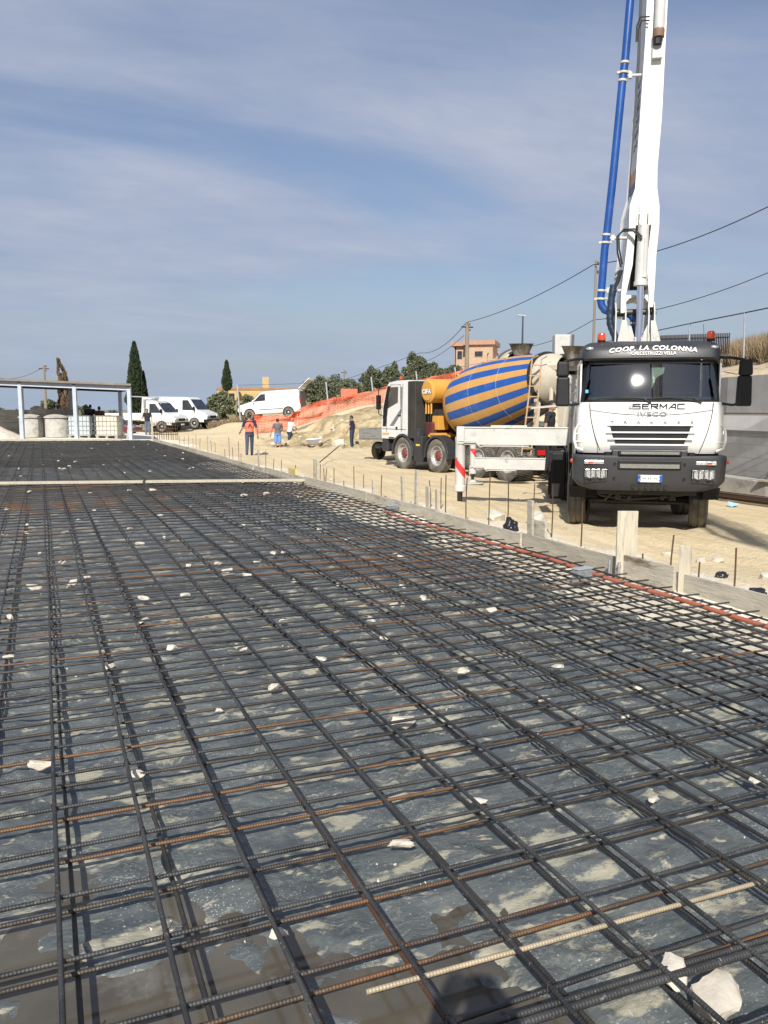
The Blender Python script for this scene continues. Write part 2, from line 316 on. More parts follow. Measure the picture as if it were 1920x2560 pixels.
def sandmat():
    m=bpy.data.materials.new('sand_ground'); m.use_nodes=True; t=m.node_tree; N=t.nodes; L=t.links; b=N['Principled BSDF']; b.inputs['Roughness'].default_value=.95; b.inputs['Specular IOR Level'].default_value=.15
    tcn=N.new('ShaderNodeTexCoord'); V=tcn.outputs['Object']
    def noise_(s,d=8,r=.6,v=V):
        n=N.new('ShaderNodeTexNoise'); n.inputs['Scale'].default_value=s; n.inputs['Detail'].default_value=d; n.inputs['Roughness'].default_value=r; L.new(v,n.inputs['Vector']); return n.outputs['Fac']
    def mixc(f,a,b2):
        x=N.new('ShaderNodeMix'); x.data_type='RGBA'; L.new(f,x.inputs[0])
        for s,i in ((a,6),(b2,7)):
            if isinstance(s,tuple): x.inputs[i].default_value=s+(1,)
            else: L.new(s,x.inputs[i])
        return x.outputs[2]
    def mr(f,a,b2,c=0,d=1):
        x=N.new('ShaderNodeMapRange'); L.new(f,x.inputs[0]); x.inputs[1].default_value=a; x.inputs[2].default_value=b2; x.inputs[3].default_value=c; x.inputs[4].default_value=d; return x.outputs[0]
    c=mixc(mr(noise_(.5),.35,.65),(.53,.43,.265),(.60,.495,.325))
    c=mixc(mr(noise_(7,10,.7),.55,.75),c,(.46,.355,.22))
    mpn=N.new('ShaderNodeMapping'); mpn.inputs['Scale'].default_value=(2.2,.10,1); mpn.inputs['Rotation'].default_value=(0,0,R(12)); L.new(V,mpn.inputs[0])
    tr=noise_(1.6,5,.55,mpn.outputs[0]); c=mixc(mr(tr,.56,.7,0,.45),c,(.50,.395,.26))
    s=N.new('ShaderNodeSeparateXYZ'); L.new(V,s.inputs[0])
    # chalky rubble strip by the formwork
    ad=N.new('ShaderNodeMath'); ad.operation='MULTIPLY_ADD'; ad.inputs[1].default_value=2.4; L.new(noise_(1.1),ad.inputs[0]); L.new(s.outputs['X'],ad.inputs[2])
    rub=mr(ad.outputs[0],7.3,8.1,1,0)
    ch=mixc(mr(noise_(16,8,.7),.42,.62),(.62,.55,.44),(.80,.76,.68)); c=mixc(rub,c,ch)
    # dry dull earth beyond the site
    far=N.new('ShaderNodeMath'); far.operation='MULTIPLY_ADD'; far.inputs[1].default_value=14; L.new(noise_(.08),far.inputs[0]); L.new(s.outputs['Y'],far.inputs[2])
    dk=mixc(mr(noise_(1.2,10,.7),.4,.6),(.20,.17,.09),(.33,.27,.16)); c=mixc(mr(far.outputs[0],66,72),c,dk)
    vm=N.new('ShaderNodeVectorMath'); vm.operation='SUBTRACT'; vm.inputs[1].default_value=(19.5,42.2,0); L.new(V,vm.inputs[0])
    vs=N.new('ShaderNodeVectorMath'); vs.operation='MULTIPLY'; vs.inputs[1].default_value=(.105,.19,0); L.new(vm.outputs[0],vs.inputs[0])
    vl=N.new('ShaderNodeVectorMath'); vl.operation='LENGTH'; L.new(vs.outputs[0],vl.inputs[0])
    q_=N.new('ShaderNodeMath'); q_.operation='MULTIPLY_ADD'; q_.inputs[1].default_value=.7; L.new(noise_(.9,8,.6),q_.inputs[0]); L.new(vl.outputs['Value'],q_.inputs[2])
    ea=mixc(mr(noise_(1.6,10,.72),.42,.60),(.26,.205,.115),(.47,.38,.235)); c=mixc(mr(q_.outputs[0],1.15,1.3,1,0),c,ea)
    L.new(c,b.inputs['Base Color'])
    bp=N.new('ShaderNodeBump'); bp.inputs['Strength'].default_value=.8; bp.inputs['Distance'].default_value=.05
    h=N.new('ShaderNodeMath'); h.operation='ADD'; L.new(noise_(9,10,.65),h.inputs[0]); L.new(tr,h.inputs[1]); L.new(h.outputs[0],bp.inputs['Height']); L.new(bp.outputs[0],b.inputs['Normal'])
    MATS['sand']=m; return m
sand=sandmat()
struct(g,'ground',sand,smooth=True,ang=180,fix=False)
def far_ground():
    g=MB(); n=64; rr=[0,60,120,400,1500,6000]; 
    for k,r in enumerate(rr):
        for j in range(n):
            a=2*math.pi*j/n; g.v.append((r*math.sin(a),r*math.cos(a)+30,-1.2))
    for k in range(len(rr)-1):
        for j in range(n): g.f.append([k*n+j,k*n+(j+1)%n,(k+1)*n+(j+1)%n,(k+1)*n+j]); g.m.append(0)
    return struct(g,'terrain',mat('far_land',(.12,.15,.13),.95,var=.3,vs=.01,c2=(.20,.21,.16)),fix=False)
far_ground()

# ------------------------------------------------------------------ slab bed: plastic sheet, puddle, rebar mats
def pudm(x,y):
    if x>1.9 or y>3.6: return 0
    d=2.32-.33*x+.16*math.sin(x*4+1)+.35*fbm(x,y,1.9,3)
    v=min((d+.30-y)/.16,(1.30+.30*fbm(x,y,2.4,2)-x)/.14,(fbm(x,y,2.2,2,8)+.50)/.12)
    return max(0,min(1,v))
def sheet_z(x,y):
    z=.40
    k=1.0 if y<9 else .6
    z+=k*.009*fbm(x,y,.9,3)
    wx=x+.25*NZ.noise(Vector((x*1.1,y*1.1,7))); wy=y+.25*NZ.noise(Vector((x*1.1,y*1.1,17)))
    f=NZ.noise(Vector((wx*1.5+4,wy*2.6,1.3)))
    z+=k*.020*(1-min(1,abs(f)*7))**1.3
    f2=NZ.noise(Vector((wx*3.4+wy*2,wy*3.4-wx*2,9)))
    z+=k*.013*(1-min(1,abs(f2)*7))**1.3
    f3=NZ.noise(Vector((wx*7-wy*3,wy*6+wx*3,19)))
    z+=k*.006*(1-min(1,abs(f3)*5))
    return z-.028*pudm(x,y)
def sheetmat():
    m=bpy.data.materials.new('polythene_sheet'); m.use_nodes=True; t=m.node_tree; N=t.nodes; L=t.links; b=N['Principled BSDF']
    tcn=N.new('ShaderNodeTexCoord'); V=tcn.outputs['Object']
    def noise_(s,d=6,r=.55,v=V,di=0):
        n=N.new('ShaderNodeTexNoise'); n.inputs['Scale'].default_value=s; n.inputs['Detail'].default_value=d; n.inputs['Roughness'].default_value=r; n.inputs['Distortion'].default_value=di; L.new(v,n.inputs['Vector']); return n.outputs['Fac']
    def mr(f,a,b2,c=0,d=1):
        x=N.new('ShaderNodeMapRange'); L.new(f,x.inputs[0]); x.inputs[1].default_value=a; x.inputs[2].default_value=b2; x.inputs[3].default_value=c; x.inputs[4].default_value=d; return x.outputs[0]
    def mixc(f,a,b2):
        x=N.new('ShaderNodeMix'); x.data_type='RGBA'; L.new(f,x.inputs[0])
        for s,i in ((a,6),(b2,7)):
            if isinstance(s,tuple): x.inputs[i].default_value=s+(1,)
            else: L.new(s,x.inputs[i])
        return x.outputs[2]
    def mul(a,b2):
        x=N.new('ShaderNodeMath'); x.operation='MULTIPLY'; L.new(a,x.inputs[0]); L.new(b2,x.inputs[1]); return x.outputs[0]
    c=mixc(mr(noise_(2.2),.3,.7),(.052,.063,.067),(.105,.118,.120))
    mpn=N.new('ShaderNodeMapping'); mpn.inputs['Scale'].default_value=(1.0,1.9,1); mpn.inputs['Rotation'].default_value=(0,0,R(38)); L.new(V,mpn.inputs[0])
    film=mr(noise_(7,12,.75,mpn.outputs[0],.4),.46,.72,0,.75); c=mixc(film,c,(.165,.178,.165))
    rd=noise_(5,9,.62,mpn.outputs[0],.45); rl=N.new('ShaderNodeMath'); rl.operation='SUBTRACT'; rl.inputs[1].default_value=.5; L.new(rd,rl.inputs[0]); ra=N.new('ShaderNodeMath'); ra.operation='ABSOLUTE'; L.new(rl.outputs[0],ra.inputs[0])
    c=mixc(mul(mr(ra.outputs[0],.0,.012,.7,0),mr(noise_(1.7,4),.45,.6)),c,(.24,.245,.21))
    bl=mr(noise_(4.2,10,.66,mpn.outputs[0],.25),.54,.60,0,.95); c=mixc(bl,c,mixc(noise_(12,6),(.22,.215,.165),(.38,.355,.27)))
    bl2=mr(noise_(11,8,.6,mpn.outputs[0],.2),.63,.69); c=mixc(bl2,c,(.36,.33,.25))
    v=N.new('ShaderNodeTexVoronoi'); v.inputs['Scale'].default_value=45; L.new(V,v.inputs['Vector'])
    sp=mul(mr(v.outputs['Distance'],.08,.20,1,0),mr(noise_(2.1,5,.7),.46,.60)); c=mixc(sp,c,(.38,.40,.38))
    v2=N.new('ShaderNodeTexVoronoi'); v2.inputs['Scale'].default_value=90; L.new(V,v2.inputs['Vector'])
    sp2=mul(mr(v2.outputs['Distance'],.12,.26,.8,0),mr(noise_(3.3,5,.7),.48,.60)); c=mixc(sp2,c,(.42,.43,.40))
    # bare chalky screed where the sheet ends by the form
    s=N.new('ShaderNodeSeparateXYZ'); L.new(V,s.inputs[0])
    ad=N.new('ShaderNodeMath'); ad.operation='MULTIPLY_ADD'; ad.inputs[1].default_value=1.5; L.new(noise_(1.3,6,.6),ad.inputs[0]); L.new(s.outputs['X'],ad.inputs[2])
    ed=mr(ad.outputs[0],5.02,5.10); c=mixc(ed,c,mixc(noise_(8),(.42,.38,.29),(.60,.56,.46)))
    L.new(c,b.inputs['Base Color'])
    rg=N.new('ShaderNodeMath'); rg.operation='MAXIMUM'; L.new(bl,rg.inputs[0]); L.new(ed,rg.inputs[1])
    L.new(mr(rg.outputs[0],0,1,.36,.85),b.inputs['Roughness'])
    wn=N.new('ShaderNodeTexNoise'); wn.inputs['Scale'].default_value=5; wn.inputs['Detail'].default_value=9; wn.inputs['Roughness'].default_value=.6; wn.inputs['Distortion'].default_value=.35; L.new(mpn.outputs[0],wn.inputs['Vector'])
    bp=N.new('ShaderNodeBump'); bp.inputs['Strength'].default_value=.75; bp.inputs['Distance'].default_value=.03; L.new(wn.outputs['Fac'],bp.inputs['Height']); L.new(bp.outputs[0],b.inputs['Normal'])
    return m
shm=sheetmat()
def grid_sheet(xs,ys,zf):
    g=MB(); n=len(xs)
    for y in ys:
        for x in xs: g.v.append((x,y,zf(x,y)))
    for j in range(len(ys)-1):
        for i in range(n-1):
            if ys[j]<slab_end(xs[i])-.2: g.f.append([j*n+i,j*n+i+1,(j+1)*n+i+1,(j+1)*n+i]); g.m.append(0)
    return g
sx_=frange(-14,-3,.4)+frange(-3,4.9,.028)+[4.93]; sy_=frange(-3,1.2,.3)+frange(1.2,7.0,.026)+frange(7.0,14,.15)+frange(14,47,.5)
sh=grid_sheet(sx_,sy_,sheet_z).build('membrane_sheet',shm,smooth=True,ang=180,fix=False)
tag(sh,'dark grey plastic sheet with cement splashes spread under the steel mesh','plastic sheet')
# muddy puddle lying on the sheet in the foreground
pm=mat('muddy_water',(.060,.053,.042),.10,c2=(.105,.092,.07),vs=3.5,dirt=(.16,.15,.13),dt=.57,dw=.16,ds=4,spec=.5)
g=MB(); st=.04
ids={}
for y in frange(.4,3.4,st):
    for x in frange(-1.8,1.9,st):
        if pudm(x,y)>0 or pudm(x+st,y)>0 or pudm(x,y+st)>0 or pudm(x+st,y+st)>0:
            q=[]
            for a,b in ((0,0),(1,0),(1,1),(0,1)):
                k=(round((x/st)+a),round((y/st)+b))
                if k not in ids: ids[k]=len(g.v); g.v.append((k[0]*st,k[1]*st,.3925))
                q.append(ids[k])
            g.f.append(q); g.m.append(0)
o=struct(g,'puddle',pm,fix=False)

def rebarmat(name,long_,c1,c2,rust,rt,splash):
    m=bpy.data.materials.new(name); m.use_nodes=True; t=m.node_tree; N=t.nodes; L=t.links; b=N['Principled BSDF']; b.inputs['Metallic'].default_value=.25
    tcn=N.new('ShaderNodeTexCoord'); V=tcn.outputs['Object']
    def noise_(s,d=6,r=.6,v=V):
        n=N.new('ShaderNodeTexNoise'); n.inputs['Scale'].default_value=s; n.inputs['Detail'].default_value=d; n.inputs['Roughness'].default_value=r; L.new(v,n.inputs['Vector']); return n.outputs['Fac']
    def mr(f,a,b2,c=0,d=1):
        x=N.new('ShaderNodeMapRange'); L.new(f,x.inputs[0]); x.inputs[1].default_value=a; x.inputs[2].default_value=b2; x.inputs[3].default_value=c; x.inputs[4].default_value=d; return x.outputs[0]
    def mixc(f,a,b2):
        x=N.new('ShaderNodeMix'); x.data_type='RGBA'; L.new(f,x.inputs[0])
        for s,i in ((a,6),(b2,7)):
            if isinstance(s,tuple): x.inputs[i].default_value=s+(1,)
            else: L.new(s,x.inputs[i])
        return x.outputs[2]
    def add(a,b2):
        x=N.new('ShaderNodeMath'); x.operation='ADD'; L.new(a,x.inputs[0]); L.new(b2,x.inputs[1]); return x.outputs[0]
    def mul(a,b2):
        x=N.new('ShaderNodeMath'); x.operation='MULTIPLY'; L.new(a,x.inputs[0]); L.new(b2,x.inputs[1]); return x.outputs[0]
    c=mixc(mr(noise_(5),.35,.65),c1,c2)
    oi=N.new('ShaderNodeObjectInfo')
    f=add(mul(noise_(.45,4),mr(oi.outputs['Random'],0,1,1,1)),mr(oi.outputs['Random'],0,1,-.09,.09))
    s0=N.new('ShaderNodeSeparateXYZ'); L.new(V,s0.inputs[0]); f=add(f,mr(s0.outputs['Y'],14,20,0,-.16)); f=add(f,mr(s0.outputs['Y'],2.5,10,-.01,.05)); rc=mixc(noise_(25),rust,tuple(x*.45 for x in rust)); c=mixc(mr(f,rt,rt+.06,0,.9),c,rc)
    # cement splashes in the corner that has been hosed and spattered
    s=N.new('ShaderNodeSeparateXYZ'); L.new(V,s.inputs[0])
    near=mr(add(s.outputs['Y'],mr(noise_(.8),0,1,-1.5,1.5)),1.9,3.0,splash,0)
    sp=mr(noise_(55,5,.7),.60,.70); c=mixc(mul(sp,near),c,(.26,.265,.26))
    L.new(c,b.inputs['Base Color']); b.inputs['Roughness'].default_value=.55
    wv=N.new('ShaderNodeTexWave'); wv.wave_type='BANDS'; wv.bands_direction='Y' if long_ else 'X'; wv.inputs['Scale'].default_value=32; wv.inputs['Distortion'].default_value=.6; L.new(V,wv.inputs['Vector'])
    bp=N.new('ShaderNodeBump'); bp.inputs['Strength'].default_value=.6; bp.inputs['Distance'].default_value=.0014; L.new(add(wv.outputs['Fac'],noise_(60)),bp.inputs['Height']); L.new(bp.outputs[0],b.inputs['Normal'])
    MATS[name]=m; return m
dk1,dk2=(.022,.023,.024),(.062,.062,.060)
mUL=rebarmat('rebar_upper_long',True,dk1,dk2,(.10,.055,.033),.74,1)
mUT=rebarmat('rebar_upper_cross',False,dk1,dk2,(.11,.055,.03),.66,1)
mLL=rebarmat('rebar_lower_long',True,(.025,.024,.023),(.055,.05,.045),(.13,.06,.03),.61,.5)
mLT=rebarmat('rebar_lower_cross',False,(.035,.03,.026),(.07,.055,.04),(.22,.11,.048),.53,.5)
mPale=rebarmat('rebar_cement_coated',False,(.44,.36,.24),(.30,.25,.17),(.5,.42,.3),.5,.2)
XL0=-15; 
def sag(x,y): return .010*NZ.noise(Vector((x*.5,y*.5,2)))+.004*NZ.noise(Vector((x*1.7,y*1.7,6)))
def bar_long(x,z,y0,y1,r,seed,n=6):
    pts=[]
    step=.45
    y=y0
    while y<y1+step:
        yy=min(y,y1); xx=x+.020*NZ.noise(Vector((seed*3.7,yy*.22,0)))+.006*NZ.noise(Vector((seed*1.7,yy*.9,4)))
        pts.append((xx,yy,z+sag(xx,yy))); y+=step
    return MB().tube(pts,r,n)
def bar_cross(y,z,x0,x1,r,seed,n=6,slope=0):
    pts=[]; step=.45; x=x0
    while x<x1+step:
        xx=min(x,x1); yy=y+slope*(xx)+.022*NZ.noise(Vector((xx*.25,seed*3.1,0)))+.006*NZ.noise(Vector((xx*1.0,seed*1.3,4)))
        pts.append((xx,yy,z+sag(xx,yy))); x+=step
    return MB().tube(pts,r,n)
rng=random.Random(3)
upper=thing('rebar_mat','upper layer of dark steel bars tied in a square grid over the whole slab bed','rebar mat',(0,0,0),0,'steel mats of the slab')
lower=thing('rebar_mat','lower layer of rustier steel bars lying just over the dark sheet','rebar mat',(0,0,0),0,'steel mats of the slab')
TIEL=[];TIEC=[]
def mat_bars(root,zl,zt,dx,dy,ml,mtm,rl,rt_,jit,sd):
    bars=[]
    k=-48
    while True:
        x=-.03+.295*k+dx+rng.uniform(-jit,jit)
        k+=1
        if x>4.86: break
        y1=slab_end(x)-.4
        if root is upper: TIEL.append((x,x+sd))
        bars.append((abs(x-.8)*.9+(0 if x>-2.2 else 60),'L',bar_long(x,zl,-1.6 if x>-3 else 2,y1,rl,x+sd),ml))
        if rng.random()<.14:   # lapped pair
            y0=rng.uniform(-1,30); bars.append((30+abs(x),'L',bar_long(x+rl*2.1,zl,y0,min(y1,y0+rng.uniform(2,9)),rl,x+sd+9),ml))
    k=-9
    while True:
        y=2.23+.306*k+dy+rng.uniform(-jit,jit); k+=1
        if y>45.5: break
        x1=4.90
        if y>41.5: x1=4.9-(y-41.5)/.55
        x0=-1.6-.42*max(0,y-1) if y<30 else -14
        m_=mtm
        if root is upper: TIEC.append((y,y+sd))
        bars.append((y,'T',bar_cross(y,zt,max(x0,-14),x1,rt_,y+sd),m_))
        if rng.random()<.10:
            a=rng.uniform(-1,3); bars.append((y+20,'T',bar_cross(y+rt_*2.1,zt,a,min(x1,a+rng.uniform(1.2,4)),rt_,y+sd+5),m_))
    bars.sort(key=lambda b:b[0])
    for b in bars[:98]: b[2].build('rebar',b[3],root,smooth=True,fix=False,ang=80)
    L_=MB(); T_=MB()
    for b in bars[98:]:
        q=L_ if b[1]=='L' else T_; q.add(b[2].v,b[2].f)
    n=len(L_.f); L_.add(T_.v,T_.f,1)
    o=L_.build('rebar_bundle',[ml,mtm],root,smooth=True,fix=False,ang=80); o['kind']='stuff'
mat_bars(upper,.517,.503,0,0,mUL,mUT,.0078,.0072,.012,0)
mat_bars(lower,.449,.462,.055,-.02,mLL,mLT,.0078,.0072,.02,50)
g=MB(); rt_=random.Random(4)
for x,sd1 in TIEL:
    for y,sd2 in TIEC:
        if not(1.0<y<8.5) or x<-.3*y-.6 or rt_.random()<.28: continue
        xx,yy=x,y
        for _ in range(2):
            xx=x+.020*NZ.noise(Vector((sd1*3.7,yy*.22,0)))+.006*NZ.noise(Vector((sd1*1.7,yy*.9,4))); yy=y+.022*NZ.noise(Vector((xx*.25,sd2*3.1,0)))+.006*NZ.noise(Vector((xx*1.0,sd2*1.3,4)))
        z=.517+sag(xx,yy); a_=rt_.choice((1,-1))*rt_.uniform(.6,1.0)
        dx,dy=math.cos(a_)*.013,math.sin(a_)*.013
        g.tube([(xx-dx*1.3,yy-dy*1.3,z-.024),(xx-dx,yy-dy,z+.003),(xx,yy,z+.0095),(xx+dx,yy+dy,z+.003),(xx+dx*1.3,yy+dy*1.3,z-.024)],.0014,4)
        if rt_.random()<.6: g.tube([(xx+dx,yy+dy,z),(xx+dx*1.8,yy+dy*1.8,z+rt_.uniform(.0,.012)),(xx+dx*2.8,yy+dy*2.4,z+rt_.uniform(-.01,.015))],.0014,4)
o=g.build('tie_wire',rustm,upper,fix=False); o['kind']='stuff'
bar_cross(1.84,.4765,.72,2.1,.0076,3,8,-.02).build('rebar',mPale,lower,smooth=True,fix=False,ang=80)['label']='pale cement coated crossbar in the foreground'
for a,b in ((bar_cross(1.57,.507,.9,3.6,.0115,7,8,-.03),mUT),(bar_cross(1.60,.505,.9,3.6,.0085,7,8,-.03),mUT)):
    a.build('rebar',b,upper,smooth=True,fix=False,ang=80)
# plank laid across the mat
p0=Vector((-7.5,19.6,.56)); p1=Vector((5.0,15.98,.56))
g=MB()
for i in range(4):
    a=p0.lerp(p1,i/4+.002); b=p0.lerp(p1,(i+1)/4-.002); g.beam(a,b,.15,.05)
o=g.build('screed_plank',woodp,bevel=.006); tag(o,'long pale timber rail lying across the steel mesh to the edge board','plank')

# ------------------------------------------------------------------ formwork
def yb(px,x=4.95,z=.6):
    lo,hi=-1.5,60
    def f(y):
        d=x*fwd.x+y*fwd.y; l=x*rgt.x+y*rgt.y; v=z-CAMZ; dc=d*math.cos(TH)-v*math.sin(TH); return 960+FPX*l/max(dc,.01)
    for _ in range(50):
        m=(lo+hi)/2
        if f(m)>px: lo=m
        else: hi=m
    return lo
K=2560/2212
lab=['nearest formwork board along the right edge of the slab','formwork board right beside the tall upright plank','stained formwork board behind the orange pipe','long formwork board in front of the truck wheels','formwork board with a brown mouldy patch beside the jack foot','formwork board between the outrigger jack and the stakes','formwork board running to the end of the crossing rail','formwork board just past the crossing rail','formwork board by the vest wearing worker','formwork board along the far half of the slab edge','far formwork board close to the parked flatbed','farthest formwork board at the slab corner']
yy=[-2.5,2.9,5.4,6.0,7.8,9.9,12.6,15.9,19.3,23.6,28.4,34,40.6]
for i in range(12):
    j=random.Random(i).uniform(-.015,.015); off=(i%2)*.028
    g=MB(); a=Vector((4.955+off+j,yy[i]-.05,.47)); b=Vector((4.955+off-j,yy[i+1]+.05,.47))
    h=.30 if i not in (2,) else .36
    n=14
    g.beam(a,b,.026,h,up=(0,0,1))
    o=g.build('formwork_board',wood,bevel=.003); o.rotation_euler=(R(random.Random(i).uniform(-.12,.12)),0,0)
    tag(o,lab[i],'formwork board',group='boards edging the slab')
def stake(px,zt,wd,x,lab_,m=woodp,th=.03,zb=.2,rz=0,z=None):
    y=yb(px*K,x); o=MB().box(0,0,(zt-zb)/2,th,wd,zt-zb,rz=0).build('wooden_stake',m,bevel=.004); o.location=(x,y,zb); o.rotation_euler=(R(random.uniform(-1.5,1.5)),R(random.uniform(-1.5,1.5)),rz)
    tag(o,lab_,'stake',group='stakes holding the formwork')
tp=onz(1351*K,1235*K,.50)
o=MB().box(0,0,.335,.19,.028,.67).build('upright_plank',woodp,bevel=.004); o.location=(tp.x,tp.y,.40); o.rotation_euler=(R(-1),R(.5),-R(22)); tag(o,'tall pale upright plank standing at the slab edge before the truck','plank')
stake(1480,.86,.10,5.0,'short square stake right of the tall upright plank',rz=R(40))
stake(1147,1.0,.10,5.0,'grey stake standing by the black bag and the front jack',m=wood)
stake(1163,.78,.30,5.05,'wide low board piece nailed beside the grey stake',m=wood)
stake(925,.92,.10,5.02,'stake with a pale wood block near the jack foot')
stake(945,.90,.07,5.04,'small pale block between stakes by the jack foot')
stake(872,1.0,.07,5.0,'slim weathered stake left of the front jack',m=wood)
stake(898,1.12,.08,5.06,'taller slim stake just left of the front jack',m=wood)
stake(808,.86,.06,5.0,'stake on the edge board ahead of the mixer wheels',m=wood)
stake(683,1.0,.12,5.03,'stake at the end of the crossing rail',m=wood)
stake(450,1.15,.12,5.0,'far stake near the concrete stained edge board',m=wood)
stake(560,1.0,.10,5.0,'stake left of the corner with the crossing rail',m=wood)
yblk=MB().box(0,0,.16,.05,.55,.32).build('timber_block',mat('yellow_timber',(.52,.42,.16),.75,var=.2),bevel=.004); yblk.location=(5.06,17.2,.4); tag(yblk,'yellowish timber block at the corner with the crossing rail','timber block')
# vertical starter bars and stakes of steel
rods=[]
for (x,b,t) in [(190,250,140),(250,265,200),(303,275,205),(365,295,268),(416,305,243),(548,350,200),(593,300,235),(625,350,265),(637,355,265),(697,380,265),(770,405,362),(845,420,255),(915,355,318),(995,472,410),(1048,475,318)]:
    rods.append((600+x*.3375,1080+b*.3375,1080+t*.3375))
for (x,b,t) in [(60,330,155),(160,335,130),(203,445,105),(397,490,130),(610,540,80),(788,530,130),(1038,390,190),(1205,585,195),(1478,755,365)]:
    rods.append((1060+x*.2652,1160+b*.2652,1160+t*.2652))
for (x,b,t) in [(818,720,475),(1063,790,710),(1368,890,585),(580,665,640)]:
    rods.append((1440+x*.2893,1200+b*.2893,1200+t*.2893))
for (x,b,t) in [(65,850,620),(103,870,730),(172,880,660),(15,850,750),(200,890,800)]:
    rods.append((560+x*.217,960+b*.217,960+t*.217))
for (x,b,t) in [(1020,1000,860),(1100,1010,905),(1155,1020,840),(1225,1030,905),(1430,1060,950),(1500,1075,990),(860,985,870),(940,990,880)]:
    rods.append((330+x*.1386,970+b*.1386,970+t*.1386))
rl=['short steel rod','tall steel rod','steel rod']
def where(px):
    if px<520: return 'in the far row before the white flatbed'
    if px<640: return 'near the vest wearing worker'
    if px<780: return 'in front of the men at the mound'
    if px<930: return 'in front of the grey dropside lorry'
    if px<1090: return 'in front of the mixer front wheels'
    if px<1330: return 'between the jack and the pump truck wheel'
    if px<1500: return 'in front of the pump truck bumper'
    return 'in the rubble at the right'
for i,(px,b,t) in enumerate(rods):
    p=onz(px,b,.40); top=at(px,t,depth(p)); h=max(.12,top.z-.2)
    rr_=random.Random(i)
    pts=[(0,0,0),(rr_.uniform(-.01,.01),0,h*.5),(rr_.uniform(-.02,.02),rr_.uniform(-.02,.02),h)]
    o=MB().tube(pts,.0085,8).build('steel_rod',rustm,smooth=True,ang=60); o.location=(p.x,p.y,.2)
    kind='short' if (b-t)<25 else ('tall' if (b-t)*depth(p)>900 else 'thin')
    tag(o,'%s rusty steel rod standing %s'%(kind,where(px)),'steel rod',group='steel rods along the slab edge '+where(px)+' '+kind)
# orange corrugated conduit, void former box and sleeves
pm_=mat('orange_conduit',(.36,.11,.065),.5,var=.12,dirt=(.45,.25,.15),dt=.62,ds=6)
ptsA=[]; y0=1.5
for i in range(60):
    y=1.9+i*.155; ptsA.append((4.66+.03*math.sin(y*1.1)+.02*math.sin(y*2.9),y,.490+sag(4.66,y)))
g=MB(); fine=[]
for i in range(len(ptsA)-1):
    for s in range(8): fine.append(Vector(ptsA[i]).lerp(Vector(ptsA[i+1]),s/8))
g.tube(fine,[.0175+(.002 if i%2 else 0) for i in range(len(fine))],10)
o=g.build('corrugated_conduit',pm_,smooth=True,ang=180,fix=False); tag(o,'orange corrugated conduit tied to the mesh along the edge boards','conduit')
greyb=mat('grey_pvc',(.22,.235,.25),.5,var=.08)
def junction(px,py,labl,group):
    p=onz(px,py,.46); t=thing('cable_box',labl,'cable box',(p.x,p.y,.43),R(10),group); t.scale=(.8,.8,.85)
    g=MB().box(0,0,.075,.22,.10,.15); g.build('box_body',greyb,t,bevel=.004)
    for sx in (-.055,.055):
        MB().lathe([(.0,0),(.018,0),(.018,.006),(.035,.006),(.035,.0),(.043,.0),(.043,.008),(.048,.008)],(sx,-.052,.08),(0,-1,0),20).build('knockout',greyb,t,smooth=True)
    MB().box(0,0,.156,.24,.12,.012).build('lid',mat('pale_pvc',(.30,.33,.35),.45),t,bevel=.002)
junction(1455,1448,'grey plastic junction box at the slab edge in front of the tall plank','junction boxes')
junction(980,1280,'grey plastic junction box farther off near the stake with the pale block','junction boxes')
galv=[(1440+x*.2893,1200+y*.2893,1200+t*.2893) for x,y,t in ((287,830,690),(368,860,710),(550,860,670),(632,870,695))]+[(600+x*.3375,1080+y*.3375,1080+t*.3375) for x,y,t in ((1265,590,515),(1292,600,522),(1105,590,520),(1132,590,530))]
for i,(px,b,t) in enumerate(galv):
    p=onz(px,b,.44); h=max(.16,at(px,t,depth(p)).z-.43)
    o=MB().lathe([(.001,0),(.014,0),(.014,h*.72),(.019,h*.72),(.019,h*.84),(.014,h*.84),(.014,h),(.001,h)],(0,0,0),(0,0,1),12).build('steel_sleeve',steelg,smooth=True); o.location=(p.x,p.y,.43)
    tag(o,('galvanised threaded sleeve upright in front of the tall plank' if i<4 else 'galvanised threaded sleeve upright by the far junction box'),'steel sleeve',group='sleeves by the tall plank' if i<4 else 'sleeves by the far box')

# ------------------------------------------------------------------ stones
def stone_mesh(seed,rx,ry,rz,flat=.35,sub=2):
    rr_=random.Random(seed); b=bmesh.new()
    for _ in range(16+4*sub):
        v=Vector((rr_.gauss(0,1),rr_.gauss(0,1),rr_.gauss(0,1))).normalized(); v*=rr_.uniform(.8,1.05)
        v=Vector((max(-.85,min(.85,v.x)),max(-.9,min(.9,v.y)),max(-.7,min(.62,v.z)))); b.verts.new((v.x*rx,v.y*ry,v.z*rz*1.3))
    bmesh.ops.convex_hull(b,input=b.verts[:])
    b.verts.index_update(); vs_=[tuple(v.co) for v in b.verts]; fs_=[[v.index for v in f.verts] for f in b.faces]; used=sorted({i for f in fs_ for i in f}); mp_={i:k for k,i in enumerate(used)}; b.free()
    def rough(me):
        b2=bmesh.new(); b2.from_mesh(me); bmesh.ops.subdivide_edges(b2,edges=b2.edges[:],cuts=3,use_grid_fill=True)
        for v in b2.verts:
            c=Vector((v.co.x/rx,v.co.y/ry,v.co.z/rz)); k=1+.10*NZ.fractal(c*2.2+Vector((seed,0,0)),1.0,2.0,4); v.co*=k
        b2.to_mesh(me); b2.free()
        if sub==3: me.polygons.foreach_set('use_smooth',[True]*len(me.polygons)); me.set_sharp_from_angle(angle=R(24))
    me=bpy.data.meshes.new('stone'); me.from_pydata([vs_[i] for i in used],[],[[mp_[i] for i in f] for f in fs_]); rough(me); me.materials.append(rock); return me
